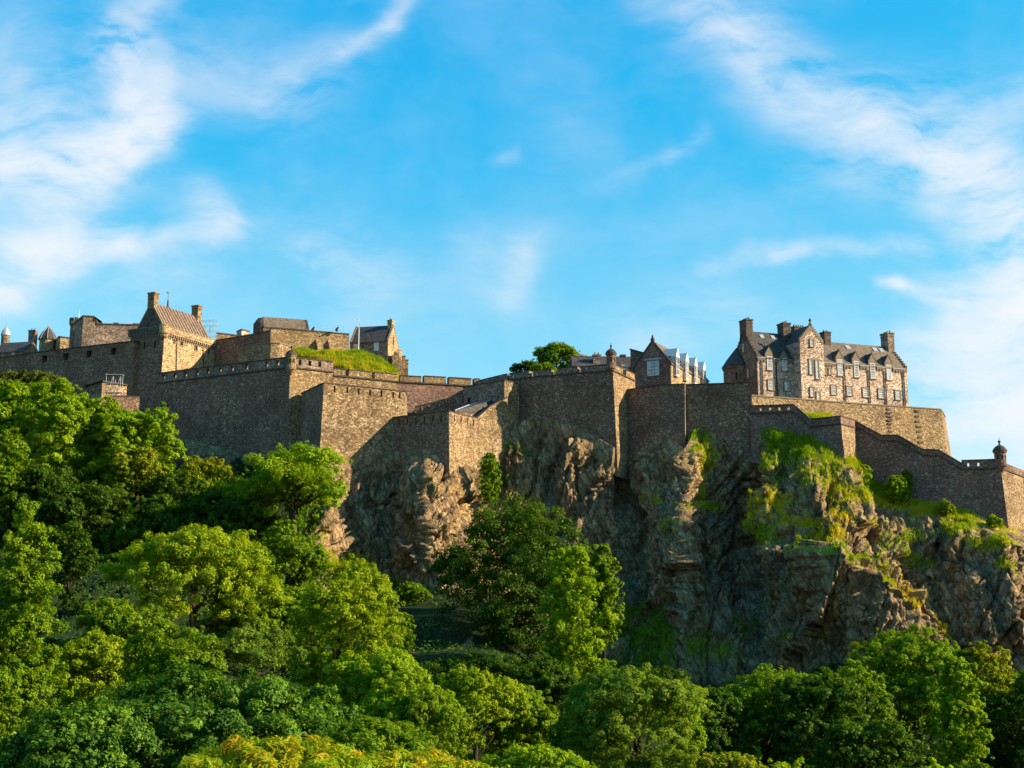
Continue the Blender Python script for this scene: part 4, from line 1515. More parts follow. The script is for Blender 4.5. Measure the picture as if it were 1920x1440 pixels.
mound('grass_mound', [(548, 660, 283), (575, 657, 283), (620, 658, 282), (660, 660, 282), (695, 664, 282), (718, 675, 281), (744, 698, 279)],
      [(548, 668, 279), (575, 672, 276), (605, 682, 274), (640, 694, 273), (665, 704, 272), (700, 708, 272), (748, 710, 273)], 14, 'bright green grassy mound between the curtain wall and the dark-roofed house', 16000, 3, .8, .35)
q = P(672, 664, 284)
rt = empty('flagpole', tuple(q), 0, 'slim white flagpole without a flag, standing on the grass mound', 'flagpole')
hp = kz(600) * 284 - q.z
MB().tube([(0, 0, -1), (0, 0, hp * .62), (0, 0, hp)], [.12, .10, .05], 8).build('pole', M_WHITE, rt)
MB().lathe((0, 0, hp), [(.05, 0), (.13, .1), (.13, .2), (.03, .3)], 8).build('truck', M_WHITE, rt)
m = MB()
m.box(.0, .16, .05, .12, hp * .70, hp * .93)
m.build('halyard', M_PIPE, rt)

# ---- main curtain wall: shaded left face, corner turret, sunlit right face
ZC = 49.9
C1 = [onz(295, ZC, 268.8), onz(545, ZC, 250)]
rt = wall_root('curtain_wall', C1[1], 35, 'huge dark rubble curtain wall with small gun ports, its corner carrying a sentry turret', 'wall')
C2 = [C1[1], onz(625, ZC, 255.2)]
Z2 = 48.5
C3 = [onz(625.5, Z2, 255.3), onz(745, Z2, 262.8), onz(900, Z2, 268.7)]
m = MB()
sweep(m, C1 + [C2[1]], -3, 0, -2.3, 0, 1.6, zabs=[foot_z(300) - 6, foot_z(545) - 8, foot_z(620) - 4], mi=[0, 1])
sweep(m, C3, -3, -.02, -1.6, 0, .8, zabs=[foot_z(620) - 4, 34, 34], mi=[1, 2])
m.build('wall', [S_DARK, S_OCHRE, S_BROWN], rt, world=True)  # stone changes per run: shade, full sun and grazing sun as colour
m = MB()
gp = [((px - 295) / 250 * .985, .85) for px in (308, 331, 352, 375, 396, 419, 442, 469, 506, 526)]
parapet(m, C1[0], C1[1], -1.0, .0, -2.297, -.25, gp, -1.6, -.55)
gp = [(t, .7) for t in (.22, .45, .68)]
parapet(m, C2[0], C2[1], -1.0, .0, -2.297, -.25, gp, -1.6, -.45)
sweep(m, C1 + [C2[1]], -2.6, -1.9, -.6, -2.297)
m.build('parapet', S_GREY, rt, world=True)
m = MB()
sweep(m, C1 + [C2[1]], -1.1, .12, .0, -.247)
m.build('coping', S_COPE, rt, world=True)
m = MB()
sweep(m, C1 + [C2[1]], .003, .26, -2.2, -2.5)
sweep(m, C3, .003, .26, -1.5, -1.8)
m.build('string_course', S_COPE, rt, world=True)
def merlons(rt, A, B, edges, z0, z1, oi, oo, mat):
    t0 = 0
    rj = random.Random(int(A[0] * 10))
    zt_ = z1
    for a, b in list(edges) + [(1.0, 1.0)]:
        z1 = zt_ + rj.uniform(-.13, .10)
        if a - t0 > .01:
            o = MB()
            pier(o, A, B, oi, oo, t0, a, z0, z1 - .16)
            mo = o.build('merlon', mat, rt, world=True)
            c = MB()
            pier(c, A, B, oi - .1, oo + .12, t0, a, z1 - .157, z1)
            c.build('coping', S_COPE, mo, world=True)
        t0 = b


def tpx(px, A, B):
    """fraction along A-B where it crosses a pixel column"""
    fr_ = Face((A[0], A[1], 0), math.atan2(B[1] - A[1], B[0] - A[0]))
    return fr_.at(px, 705)[0] / math.hypot(B[0] - A[0], B[1] - A[1])


merlons(rt, C3[0], C3[1], [(tpx(a, C3[0], C3[1]), tpx(b, C3[0], C3[1])) for a, b in ((648, 654), (697, 703))], -1.597, 0, -1.6, -.02, S_OCHRE)
merlons(rt, C3[1], C3[2], [(tpx(a, C3[1], C3[2]), tpx(b, C3[1], C3[2])) for a, b in ((745, 751), (790, 795.5), (836.5, 842), (884, 889.5))], -1.597, 0, -1.6, -.02, S_OCHRE)
cx_, cy_ = C1[1][0], C1[1][1]
sentry(rt, cx_ + .1, cy_ + .2, ZC - 2.6, 1.05, 2.5, S_OCHRE)

# ---- tall pointed bastion (sunlit right face)
ZE = 42.3
E = [onz(565, ZE, 250.5), onz(607, ZE, 238), onz(759, ZE, 247.9), onz(763, ZE, 254)]
rt = wall_root('bastion', E[1], 25, 'tall sharp-cornered bastion, left face dark and broad right face golden in the sun', 'bastion')
m = MB()
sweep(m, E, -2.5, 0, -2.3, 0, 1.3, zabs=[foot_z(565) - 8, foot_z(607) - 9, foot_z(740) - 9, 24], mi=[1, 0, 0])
m.build('wall', [S_OCHRE, S_DARK], rt, world=True)  # sun side and shade side coloured apart
m = MB()
parapet(m, E[0], E[1], -.9, 0, -2.297, -.2, [(.42, .3), (.54, .3)], -1.5, -.8)
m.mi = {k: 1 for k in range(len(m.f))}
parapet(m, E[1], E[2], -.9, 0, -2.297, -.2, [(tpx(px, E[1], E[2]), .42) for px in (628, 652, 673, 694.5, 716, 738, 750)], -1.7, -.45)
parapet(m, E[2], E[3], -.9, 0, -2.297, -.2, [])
m.build('parapet', [S_OCHRE, S_DARK], rt, world=True)  # parapet follows the wall's painted sun and shade sides
m = MB()
sweep(m, E, -1.0, .12, .02, -.197)
m.build('coping', S_COPE, rt, world=True)

# ---- low bastion with musket slits
ZF = 36.7
Fp = [onz(733, ZF, 246.6), onz(842, ZF, 238.1), onz(894, kz(783) * 247.5, 247.5), W(919, 761, 250.5), W(952, 744, 253.5)]
rt = wall_root('low_bastion', Fp[1], 20, 'low angular bastion with a row of narrow musket slits, below the slate shed', 'bastion')
m = MB()
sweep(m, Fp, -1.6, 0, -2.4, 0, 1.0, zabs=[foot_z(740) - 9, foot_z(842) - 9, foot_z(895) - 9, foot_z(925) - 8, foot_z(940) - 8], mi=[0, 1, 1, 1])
m.build('wall', [S_DARK, S_OCHRE], rt, world=True)  # shaded left face and sunlit right faces painted in different stone
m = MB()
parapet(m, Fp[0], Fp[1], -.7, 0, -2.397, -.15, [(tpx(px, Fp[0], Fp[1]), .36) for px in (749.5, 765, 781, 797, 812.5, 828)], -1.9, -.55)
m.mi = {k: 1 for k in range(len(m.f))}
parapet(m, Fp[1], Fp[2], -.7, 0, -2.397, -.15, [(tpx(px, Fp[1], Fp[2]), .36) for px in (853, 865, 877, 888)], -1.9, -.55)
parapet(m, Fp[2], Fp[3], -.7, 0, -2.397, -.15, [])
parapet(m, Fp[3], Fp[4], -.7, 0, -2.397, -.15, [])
m.build('parapet', [S_OCHRE, S_DARK], rt, world=True)  # same painted light split as the wall below
m = MB()
sweep(m, Fp, -.8, .1, .02, -.147)
m.build('coping', S_COPE, rt, world=True)
# shed inside it
rt = empty('slate_shed', tuple(P(878, 775, 250)), 0, 'low shed with a single dark slate roof slope tucked behind the low bastion', 'shed')
q = [P(853, 770, 245), P(892, 773, 250.5), P(934, 748, 258), P(880, 759.5, 255)]
m = MB()
m.hexa([(a.x, a.y, a.z - .3) for a in q] + [(a.x, a.y, a.z) for a in q])
m.build('roof', M_SLATE, rt, world=True)
m = MB()
c_ = sum(q, Vector()) / 4
q2 = [c_ + (a - c_) * .94 for a in q]
m.hexa([(a.x, a.y, 26) for a in q2] + [(a.x, a.y, a.z - .32) for a in q2])
m.build('wall', S_DARK, rt, world=True)
m = MB()
m.tube([q[0] + Vector((0, 0, .06)), q[3] + Vector((0, 0, .06)), q[2] + Vector((0, 0, .06))], .12, 6)
m.build('flashing', M_LEAD, rt, world=True)

# ---- sloping covered way and traverse block
Np = [W(778, 762, 262), W(830, 749, 262), W(877, 738, 262.4)]
rt = wall_root('stair_wall', Np[0], 30, 'sloping stair wall with a loopholed side, climbing between the two bastions')
m = MB()
sweep(m, Np, -1, 0, -1.7, 0, zabs=[24] * 3)
m.build('wall', S_DARK, rt, world=True)
m = MB()
for i in (0, 1):
    parapet(m, Np[i], Np[i + 1], -.7, 0, -1.697, -.12, [(.2, .4), (.5, .4), (.8, .4)], -1.35, -.5)
m.build('parapet', S_DARK, rt, world=True)
m = MB()
sweep(m, Np, -.8, .1, .05, -.117)
m.build('coping', S_TRIM, rt, world=True)
Np = [onz(868, 45.5, 262.7), onz(946, 45.5, 254), onz(973, 45.4, 258)]
rt = wall_root('traverse_block', Np[1], 30, 'projecting wall block above the slate shed with a thin sunlit return at its right end')
m = MB()
sweep(m, Np, -2.5, 0, 0, 0, .5, zabs=[24] * 3, mi=[0, 1])
m.build('wall', [S_GREY, S_OCHRE], rt, world=True)  # return gets golden stone, sunlight put into its colour
m = MB()
sweep(m, Np, -2.6, .1, .2, .004)
m.build('coping', S_COPE, rt, world=True)
MB().hexa([tuple(a) for a in (P(876.5, 763, 261.2), P(881, 763, 260.7), P(881, 763, 262.2), P(876.5, 763, 262.7), P(876.5, 746, 261.3), P(881, 746, 260.8), P(881, 746, 262.3), P(876.5, 746, 262.8))]).build('doorway', M_DARK, rt, world=True)

# ---- middle wall above the crag, with sentry turret
ZG = 48.3
Gp = [onz(899, ZG, 268.6), onz(946, ZG, 261.2), onz(1000, ZG, 256.7), onz(1149, ZG, 249.3), onz(1190, ZG - .2, 260.2)]
rt = wall_root('crag_wall', Gp[3], 30, 'broad dark wall growing out of the middle crag, with spaced merlons and a domed sentry turret')
m = MB()
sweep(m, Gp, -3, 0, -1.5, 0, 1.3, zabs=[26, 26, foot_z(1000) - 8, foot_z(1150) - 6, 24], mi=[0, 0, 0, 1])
m.build('wall', [S_DARK, S_OCHRE], rt, world=True)  # right face golden, the rest dark: light and shade painted in
m = MB()
sweep(m, Gp, .003, .24, -1.4, -1.68)
m.build('string_course', S_COPE, rt, world=True)
merlons(rt, Gp[0], Gp[1], [], -1.497, 0, -1.5, 0, S_GREY)
merlons(rt, Gp[1], Gp[2], [(tpx(951, Gp[1], Gp[2]), tpx(955.5, Gp[1], Gp[2])), (tpx(992, Gp[1], Gp[2]), .999)], -1.497, 0, -1.5, 0, S_GREY)
merlons(rt, Gp[2], Gp[3], [(tpx(a, Gp[2], Gp[3]), tpx(b, Gp[2], Gp[3])) for a, b in ((1034, 1045), (1083, 1090))], -1.497, 0, -1.5, 0, S_GREY)
merlons(rt, Gp[3], Gp[4], [(.45, .6)], -1.497, 0, -1.5, 0, S_OCHRE)  # sunlit run, warmer merlon colour for the light
sentry(rt, Gp[3][0] - .3, Gp[3][1] + .4, ZG - .9, 1.0, 2.6, S_BROWN)

# ---- right-middle wall with the jutting buttress edge
ZH = 43.75
H1 = [onz(1160, ZH, 257), onz(1240, ZH, 250), onz(1284, ZH, 248.6)]
H2 = [onz(1284.3, ZH, 249.5), onz(1407, ZH, 247)]
rt = wall_root('lower_curtain', H1[1], 30, 'plain dark coped wall right of the domed turret, with one thin sunlit buttress edge')
m = MB()
sweep(m, H1, -2.5, 0, 0, 0, 1.9, zabs=[foot_z(1172) - 4, foot_z(1230) - 6, foot_z(1283) - 4], mi=[0, 0])
m.mi[len(m.f) - 1] = 1  # end cap in golden stone, the sunlit sliver painted as colour
sweep(m, H2, -2.5, 0, 0, 0, .5, zabs=[foot_z(1300) - 6, foot_z(1400) - 8])
m.build('wall', [S_DARK, S_OCHRE], rt, world=True)
m = MB()
sweep(m, H1, -2.6, .14, .22, .004)
sweep(m, H2, -2.6, .14, .22, .004)
m.build('coping', S_COPE, rt, world=True)

# ---- long low range behind the turret
p = onz(1072, 48, 277)
fr = Face((p[0], p[1], 44), rad(4))
rt = empty('low_range', tuple(fr.O), fr.a, 'low range with a dark slate roof and two chimneys, behind the domed sentry turret', 'house')
u1 = fr.at(1190, 690)[0]
ze, zr = kz(688) * 277.5 - 44, kz(670.5) * 281 - 44
house(rt, 0, u1, 0, 7, -4, ze, zr, S_BROWN, M_SLATE, 'u', r0=.2)
chimney(rt, fr.at(1093.5, 680)[0], 4.0, ze, kz(665.5) * 281 - 44, 2.2, 1.2, S_PINK, 0)
chimney(rt, fr.at(1120, 680)[0], 1.2, ze - .5, kz(664) * 278 - 44, 1.6, 1.2, S_GREY, 2)
u, w = fr.at(1170.5, 688.5)
window(rt, u - .55, u + .55, w - .7, w + .9, nx=2, ny=3)
m = MB()
u, w = fr.at(1174, 668)
m.box(u - .9, u + .5, 3.2, 3.8, zr + .3, zr + .75)
m.build('roof_vent', S_COPE, rt)
# ---- gable-fronted house with the large window and oriels
p = onz(1258.5, 48, 265)
fr = Face((p[0], p[1], 43), rad(62))
rt = empty('gabled_house', tuple(fr.O), fr.a, 'house with one large many-paned window in its gable and white oriels along its side', 'house')
u1 = 25.0
dv_ = 8.3
ze, zr = kz(681.5) * 265 - 43, kz(642) * 267.2 - 43
house(rt, 0, u1, 0, dv_, -4, ze, zr, S_SAND, M_SLATEW, 'u', ov=.25, r0=.35)
m = MB()
m.rings([[(a, b, w) for b, w in [(-.02, -4), (dv_, -4), (dv_, ze), (dv_ / 2, zr + .08), (-.02, ze)]] for a in (-.2, -.003)])
m.build('gable_wall', S_BROWN, rt)  # brown skin darkens the shaded gable against the sandy sunlit side
m = MB()
for be in (-.25, dv_ + .2):
    m.rings([[(x, b, w) for b, w in [(be, ze - .3), (dv_ / 2, zr), (dv_ / 2, zr + .55), (be, ze + .25)]] for x in (-.3, .34)])
m.build('gable_coping', S_COPE, rt)
m = MB()
m.lathe((0, dv_ / 2, zr + .3), [(.5, 0), (.45, .5), (.25, .7), (.2, 1.1), (.05, 1.4)], 8)
m.build('finial', S_COPE, rt)
m = MB()
m.box(-.32, -.204, -.1, dv_, 1.9, 2.15)
m.box(-.1, u1, -.14, -.004, 1.9, 2.15)
m.build('string_course', S_COPE, rt)
# gable window: plane at u=-.2 facing -u ; U runs along -v so that it reads left to right
wz = kz(704) * 266.6 - 43
wt = kz(677) * 266.6 - 43
window(rt, -1.35, 1.35, wz, wt, O=(-.2, dv_ * .49, 0), U=(0, -1), N=(-1, 0), nx=4, ny=4)
m = MB()
m.box(-.36, -.204, dv_ * .49 - 2.1, dv_ * .49 + 2.1, wt + .3, wt + .62)
m.build('lintel', M_LEAD, rt)
for px in (1269.5, 1287, 1303.5, 1319):
    u, w = fr.at(px, 692, .5)
    o = MB()
    wb, wt_ = ze - 2.2, ze + 1.7
    o.box(u - 1.0, u + 1.0, -.75, .3, wb - .35, wb)
    o.box(u - 1.05, u + 1.05, -.8, .4, wt_, wt_ + .25)
    o.rings([[(a, b, c) for a, c in [(u - 1.05, wt_ + .253), (u + 1.05, wt_ + .253), (u, wt_ + 2.1)]] for b in (-.78, 3.0)])
    for a in (u - .98, u - .05, u + .88):
        o.box(a, a + .1, -.72, -.62, wb + .003, wt_ - .003)
    for a in (u - .98, u + .88):
        o.box(a, a + .1, -.1, 0, wb + .003, wt_ - .003)
    for c in (wb + 1.2, wb + 2.4):
        o.box(u - .88, u + .88, -.71, -.64, c, c + .08)
    d = o.build('oriel_dormer', M_WHITE, rt)
    g = MB()
    g.box(u - .93, u + .93, -.66, 1.6, wb + .01, wt_ - .01)
    g.build('pane', M_GLASS, d)
# rubble gable behind it
p = onz(1183, 48, 276)
fr = Face((p[0], p[1], 44), rad(-24))
rt = empty('rubble_gable', tuple(fr.O), fr.a, 'bare rubble cross-wall with a sloping slab top, just left of the large-windowed gable', 'wall')
m = MB()
h0, h1 = kz(656) * 276 - 44, kz(664) * 275 - 44
m.hexa([(0, 0, -4), (3.2, 0, -4), (3.2, 1.2, -4), (0, 1.2, -4), (0, 0, h0), (3.2, 0, h1), (3.2, 1.2, h1), (0, 1.2, h0)])
m.build('wall', S_BROWN, rt)
m = MB()
m.hexa([(-.15, -.1, h0 + .004), (3.3, -.1, h1 + .004), (3.3, 1.3, h1 + .004), (-.15, 1.3, h0 + .004), (-.15, -.1, h0 + .35), (3.3, -.1, h1 + .35), (3.3, 1.3, h1 + .35), (-.15, 1.3, h0 + .35)])
m.build('coping', S_COPE, rt)

# ---- terrace wall and big three-storey building on it
ZK = 44.6
K = [onz(1409, ZK, 268), onz(1600, ZK, 278.8), onz(1764, ZK, 288), onz(1772.5, ZK - .2, 299)]
rt = wall_root('terrace_wall', K[1], 30, 'long sunlit terrace wall with dark toothing stones, carrying the three-storey building')
m = MB()
sweep(m, K, -3, 0, 0, 0, 2.0, zabs=[28, 24, 20, 20])
m.build('wall', S_OCHRE, rt, world=True)
m = MB()
sweep(m, K, -1, .15, .28, .004)
m.build('coping', S_TRIM, rt, world=True)
for px, y0, y1 in ((1661, 776, 818), (1714, 783, 842)):
    m = MB()
    a, b = K[1], K[2]
    t = tpx(px, a, b)
    q = Vector(a).lerp(Vector(b), t)
    e = (Vector(b) - Vector(a)).normalized()
    nr = (e.y, -e.x)
    rr = random.Random(px)
    for k in range(7):
        z = -(kz(y0 - 6) - kz(y0 + (y1 - y0) * k / 6)) * q.y
        bo = .08 - z * .0785
        obox(m, (q.x, q.y, q.z), (e.x, e.y), nr, -.55 + rr.uniform(-.2, .2), .55 + rr.uniform(-.2, .3), bo - .3, bo + rr.uniform(.12, .3), z - .22, z + .2)
    m.build('toothing', S_SOOT_SHADE, rt, world=True)

fr = Face((56.6, 280, 43.5), rad(21))
rt = empty('barrack_hospital', tuple(fr.O), fr.a, 'large three-storey sandstone building with dormers, crow-stepped gables and tall chimneys, at right', 'building')
DP = 11.0
ze = kz(669.5) * 280 - 43.5
uA = 0.0
uL = fr.at(1488, 690)[0]
uT0, uT1 = fr.at(1501, 680, 3.0)[0], fr.at(1545, 680, 3.0)[0]
uR = fr.at(1700, 692)[0]
zr = kz(624) * 286 - 43.5
# left block, right block
house(rt, uA, uT0 + 2, 0, DP, -2, ze, zr, S_PINK, M_SLATE, 'u', ov=.2, r0=.4)
zrr = kz(640) * 291.5 - 43.5
house(rt, uT0 + 2.003, uR, .004, DP, -2, ze, zrr, S_PINK, M_SLATEW, 'u', ov=.2, r1=.4)
DORM = [fr.at(px, 680)[0] for px in (1441.8, 1469.7, 1573.6, 1604.3, 1635, 1665.3)]
def spans(a, b):
    cuts = sorted(d for d in DORM if a < d < b)
    s = [a] + [x for d in cuts for x in (d - 1.12, d + 1.12)] + [b]
    return [(s[i], s[i + 1]) for i in range(0, len(s), 2)]


for a_, b_ in spans(uA, uT0 - .2) + spans(uT1 + .2, uR):
    m = MB()
    m.box(a_, b_, -.22, -.004, ze - .55, ze - .2)
    for u in np.arange(a_ + .1, b_ - .3, .8):
        m.box(u, u + .4, -.2, -.004, ze - .95, ze - .553)
    m.build('cornice', S_TRIM, rt)
    MB().box(a_, b_, -.34, -.202, ze - .17, ze - .02).build('gutter', M_LEAD, rt)
# tower wing, ridge running back
zts = kz(638) * 279.5 - 43.5
ztr = kz(607) * 279.5 - 43.5
house(rt, uT0, uT1, -3, 5.5, -2, zts, ztr, S_PINK, M_SLATE, 'v', ov=.0, r0=.5, wname='tower_wing')
crowsteps(rt, 'v', -3.06, .6, uT0 - .05, uT1 + .05, zts + .2, ztr, 8, S_TRIM, .35)
m = MB()
um = (uT0 + uT1) / 2
m.lathe((um, -2.75, ztr + .3), [(.42, -.4), (.38, .2), (.18, .5), (.14, .7), (.34, .95), (.34, 1.2), (.12, 1.45), (.04, 1.7)], 10)
m.build('finial', S_SOOT_SHADE, rt)
# gables
crowsteps(rt, 'u', -.12, .6, -.05, DP + .05, ze, zr, 10, S_SOOT_SHADE, .35)
crowsteps(rt, 'u', uR - .45, .6, -.05, DP + .05, ze, zrr, 9, S_SOOT_SHADE, .35)
m = MB()
m.rings([[(a, b, w) for b, w in [(-.02, -2), (DP, -2), (DP, ze), (DP / 2, zr + .05), (-.02, ze)]] for a in (-.11, -.003)])
m.build('gable_wall', S_BROWN, rt)  # brown skin over the pink block puts this end's shade into colour
# chimneys: left gable, valley pair, right of the wing, right gable
chimney(rt, .75, DP / 2, zr - 2.5, kz(601.5) * 286 - 43.5, 1.8, 2.9, S_SOOT_SHADE, 4, 'v')
uc = fr.at(1470, 620, -DP / 2 + .5)[0]
chimney(rt, uc, DP / 2 - .5, zr - 3, kz(606) * 288 - 43.5, 2.0, 2.6, S_SOOT_SHADE, 4, 'v')
uc = fr.at(1497, 620, -DP / 2 - 2)[0]
chimney(rt, uc, DP / 2 + 2, zr - 3, kz(611.5) * 292 - 43.5, 3.2, 1.5, S_SOOT_SHADE, 5)
uc = fr.at(1547.5, 630, -DP / 2)[0]
chimney(rt, uc, DP / 2, zrr - 2, kz(619) * 291 - 43.5, 1.8, 1.9, S_SOOT_SHADE, 2)
chimney(rt, uR - .9, DP / 2, zrr - 2.5, kz(627) * 301 - 43.5, 1.9, 2.8, S_GREY, 4, 'v')
# wall-head dormers
def dormer(px, pyt, pyb, pyap, half=.66):
    u, wt_ = fr.at(px, pyt)
    wb = fr.at(px, pyb)[1]
    ap = fr.at(px, pyap)[1]
    d = MB()
    d.box(u - half - .42, u - half - .005, -.1, 2.2, ze - .25, wt_ + .25)
    d.box(u + half + .005, u + half + .42, -.1, 2.2, ze - .25, wt_ + .25)
    d.box(u - half - .003, u + half + .003, -.08, 2.2, wt_, wt_ + .25)
    d.box(u - half - .003, u + half + .003, .1, 2.2, ze - .25, wt_ - .002)
    d.rings([[(a, b, c) for a, c in [(u - half - .55, wt_ + .253), (u + half + .55, wt_ + .253), (u, ap)]] for b in (-.12, .45)])
    do = d.build('dormer', S_TRIM, rt)
    r = MB()
    for sg in (-1, 1):
        r.rings([[(a, b, c) for a, c in [(u + sg * (half + .5), wt_ + .26), (u, ap - .05), (u, ap + .12), (u + sg * (half + .62), wt_ + .36)]] for b in (-.16, 4.6)])
    r.build('roof', M_SLATE, do)
    MB().lathe((u, .1, ap), [(.16, 0), (.08, .2), (.13, .35), (.03, .55)], 8).build('finial', S_SOOT_SHADE, do)
    window(rt, u - half, u + half, wb, wt_ - .02, O=(0, -.06, 0), nx=3, ny=6, surround=False)
    s = MB()
    s.box(u - half - .25, u + half + .25, -.25, -.06, wb - .24, wb - .003)
    s.build('sill', S_TRIM, do)


for px, a, b, c in ((1441.8, 668, 693, 650), (1469.7, 672, 695.5, 657), (1573.6, 674, 704, 657), (1604.3, 677, 707, 660), (1635, 681, 709.5, 663), (1665.3, 684, 712, 667)):
    dormer(px, a, b, c)
for px, y0, y1 in ((1444.8, 713, 730.5), (1474.8, 715.5, 732.5), (1562.8, 722.5, 739.5), (1592, 725.5, 741.5), (1622, 728, 744), (1651, 730, 746), (1682.8, 733, 749)):
    u, wt_ = fr.at(px, y0)
    wb = fr.at(px, y1)[1]
    window(rt, u - .66, u + .66, wb, wt_, nx=3, ny=4)
for px, y0, y1, hw in ((1519.5, 674, 701, .36), (1531, 676, 710, .36), (1521.8, 727, 743, .42), (1533.8, 736, 752, .4), (1521.5, 636.5, 649.5, .4)):
    u, wt_ = fr.at(px, y0, 3.0)
    wb = fr.at(px, y1, 3.0)[1]
    window(rt, u - hw, u + hw, wb, wt_, O=(0, -3, 0), nx=2, ny=4)
for px in (1544.5, 1554):
    u, wt_ = fr.at(px + 1.5, 692)
    window(rt, u - .22, u + .22, wt_ - 1.2, wt_, nx=1, ny=2)
# rain pipes with their stained hoppers
for px in (1429, 1456, 1583.5, 1629, 1659.5, 1694):
    u = fr.at(px, 715)[0]
    d = MB()
    d.tube([(u, -.2, ze - .9), (u, -.2, -1)], .14, 6)
    d.box(u - .22, u + .22, -.36, -.21, ze - 1.3, ze - .96)
    d.build('drainpipe', M_PIPE, rt)
# skylights
for px, py in ((1589, 643), (1640, 649), (1652, 650)):
    # on the right roof slope: find point near the ridge
    sl_ = (zrr - ze) / (DP / 2)
    v = DP / 2 * .80
    u = fr.at(px, py, -v)[0]
    w = ze + v * sl_
    d = MB()
    d.hexa([(u - .6, v - .5, w - .5 * sl_ + .32), (u + .6, v - .5, w - .5 * sl_ + .32), (u + .6, v + .4, w + .4 * sl_ + .32), (u - .6, v + .4, w + .4 * sl_ + .32),
            (u - .6, v - .55, w - .5 * sl_ + .5), (u + .6, v - .55, w - .5 * sl_ + .5), (u + .6, v + .35, w + .4 * sl_ + .5), (u - .6, v + .35, w + .4 * sl_ + .5)])
    d.build('skylight', M_LEAD, rt)
for px, py in ((1428, 628), (1449, 630)):
    sl_ = (zr - ze) / (DP / 2)
    v = DP / 2 * .82
    u = fr.at(px, py, -v)[0]
    w = ze + v * sl_
    d = MB()
    d.hexa([(u - .5, v - .4, w - .4 * sl_ + .32), (u + .5, v - .4, w - .4 * sl_ + .32), (u + .5, v + .3, w + .3 * sl_ + .32), (u - .5, v + .3, w + .3 * sl_ + .32),
            (u - .5, v - .45, w - .4 * sl_ + .5), (u + .5, v - .45, w - .4 * sl_ + .5), (u + .5, v + .25, w + .3 * sl_ + .5), (u - .5, v + .25, w + .3 * sl_ + .5)])
    d.build('skylight', M_LEAD, rt)
# round stair turret against the left gable
tw = kz(687) * 286 - 43.5
m = MB()
m.lathe((-.2, DP - 2.6, 0), [(3.3, -2), (3.3, tw - .6), (3.55, tw - .55), (3.55, tw)], 22)
tt = m.build('round_turret', S_BROWN, rt)
MB().lathe((-.2, DP - 2.6, tw + .004), [(3.75, 0), (2.4, 2.0), (.9, 3.9), (.05, 4.9)], 22).build('roof', M_SLATE, tt)
for a in (-2.2, -1.3):
    c, s_ = math.cos(a), math.sin(a)
    slit(tt, -.25, .25, tw - 3.6, tw - 1.6, O=(-.2 + c * 3.3, DP - 2.6 + s_ * 3.3, 0), U=(-s_, c), N=(c, s_), name='window')
for v, w in ((DP - 7.2, ze - 3.2), (DP / 2, ze + 3.2)):
    window(rt, -.3, .3, w - .9, w + .9, O=(-.11, v, 0), U=(0, -1), N=(-1, 0), nx=1, ny=2)

# small strip of lawn under the terrace
mound('terrace_lawn', [(1495, 776, 262), (1530, 776, 262), (1560, 779, 262)], [(1495, 788, 252), (1530, 790, 251), (1560, 790, 250)], 6, 'strip of bright yellow-green lawn between the stepped wall and the terrace wall', 4000, 9, .5, .5)

# ---- stepped outer wall running down to the right
L1 = [W(1406, 760.5, 246.6), W(1488, 758, 244.6), W(1519, 785, 243), W(1576, 779.6, 238), W(1605, 787.5, 247)]
L2 = [W(1604, 789, 246.6), W(1652, 815, 244), W(1684, 815.5, 242), W(1730, 842, 239.5), W(1760, 843, 237.5), W(1803, 868.5, 235), W(1876, 866, 231), W(1930, 887, 241), W(2060, 935, 262)]
rt = wall_root('outer_wall', L1[3], 25, 'stepped brown outer wall sliding down the crag to the sentry turret at the right edge')
m = MB()
sweep(m, L1, -1.8, 0, -1.6, 0, 1.2, zabs=[foot_z(p) - 7 for p in (1406, 1488, 1519, 1576, 1600)], mi=[0, 0, 0, 1])
sweep(m, L2, -1.8, 0, -1.15, 0, 1.5, zabs=[foot_z(p) - 7 for p in (1604, 1652, 1684, 1730, 1760, 1803, 1876, 1930, 2060)], mi=[0] * 6 + [1, 1])
m.build('wall', [S_BROWN, S_OCHRE], rt, world=True)  # runs that turn to the sun get golden stone as painted light
m = MB()
parapet(m, L1[0], L1[1], -.7, 0, -1.597, -.15, [(tpx(px, L1[0], L1[1]), .45) for px in (1424, 1441.5, 1459, 1476)], -1.15, -.45)
sweep(m, L1[1:], -.7, 0, -.15, -1.597)
sweep(m, L2[:6], -.7, 0, -.15, -1.147)
parapet(m, L2[5], L2[6], -.7, 0, -1.147, .45, [(.16, .5), (.42, .5)], -.65, .0)
sweep(m, L2[6:], -.7, 0, .1, -1.147)
m.build('parapet', S_BROWN, rt, world=True)
m = MB()
sweep(m, L1, -.8, .12, .05, -.147)
sweep(m, L2[:6], -.8, .12, .05, -.147)
sweep(m, L2[5:7], -.8, .12, .62, .453)
m.build('coping', S_COPE, rt, world=True)
m = MB()
sweep(m, L1, .003, .2, -1.5, -1.75)
sweep(m, L2, .003, .2, -1.1, -1.35)
m.build('string_course', S_COPE, rt, world=True)
sentry(rt, L2[6][0] + .1, L2[6][1] + .25, L2[6][2] - .6, 1.1, 2.3, S_BROWN)


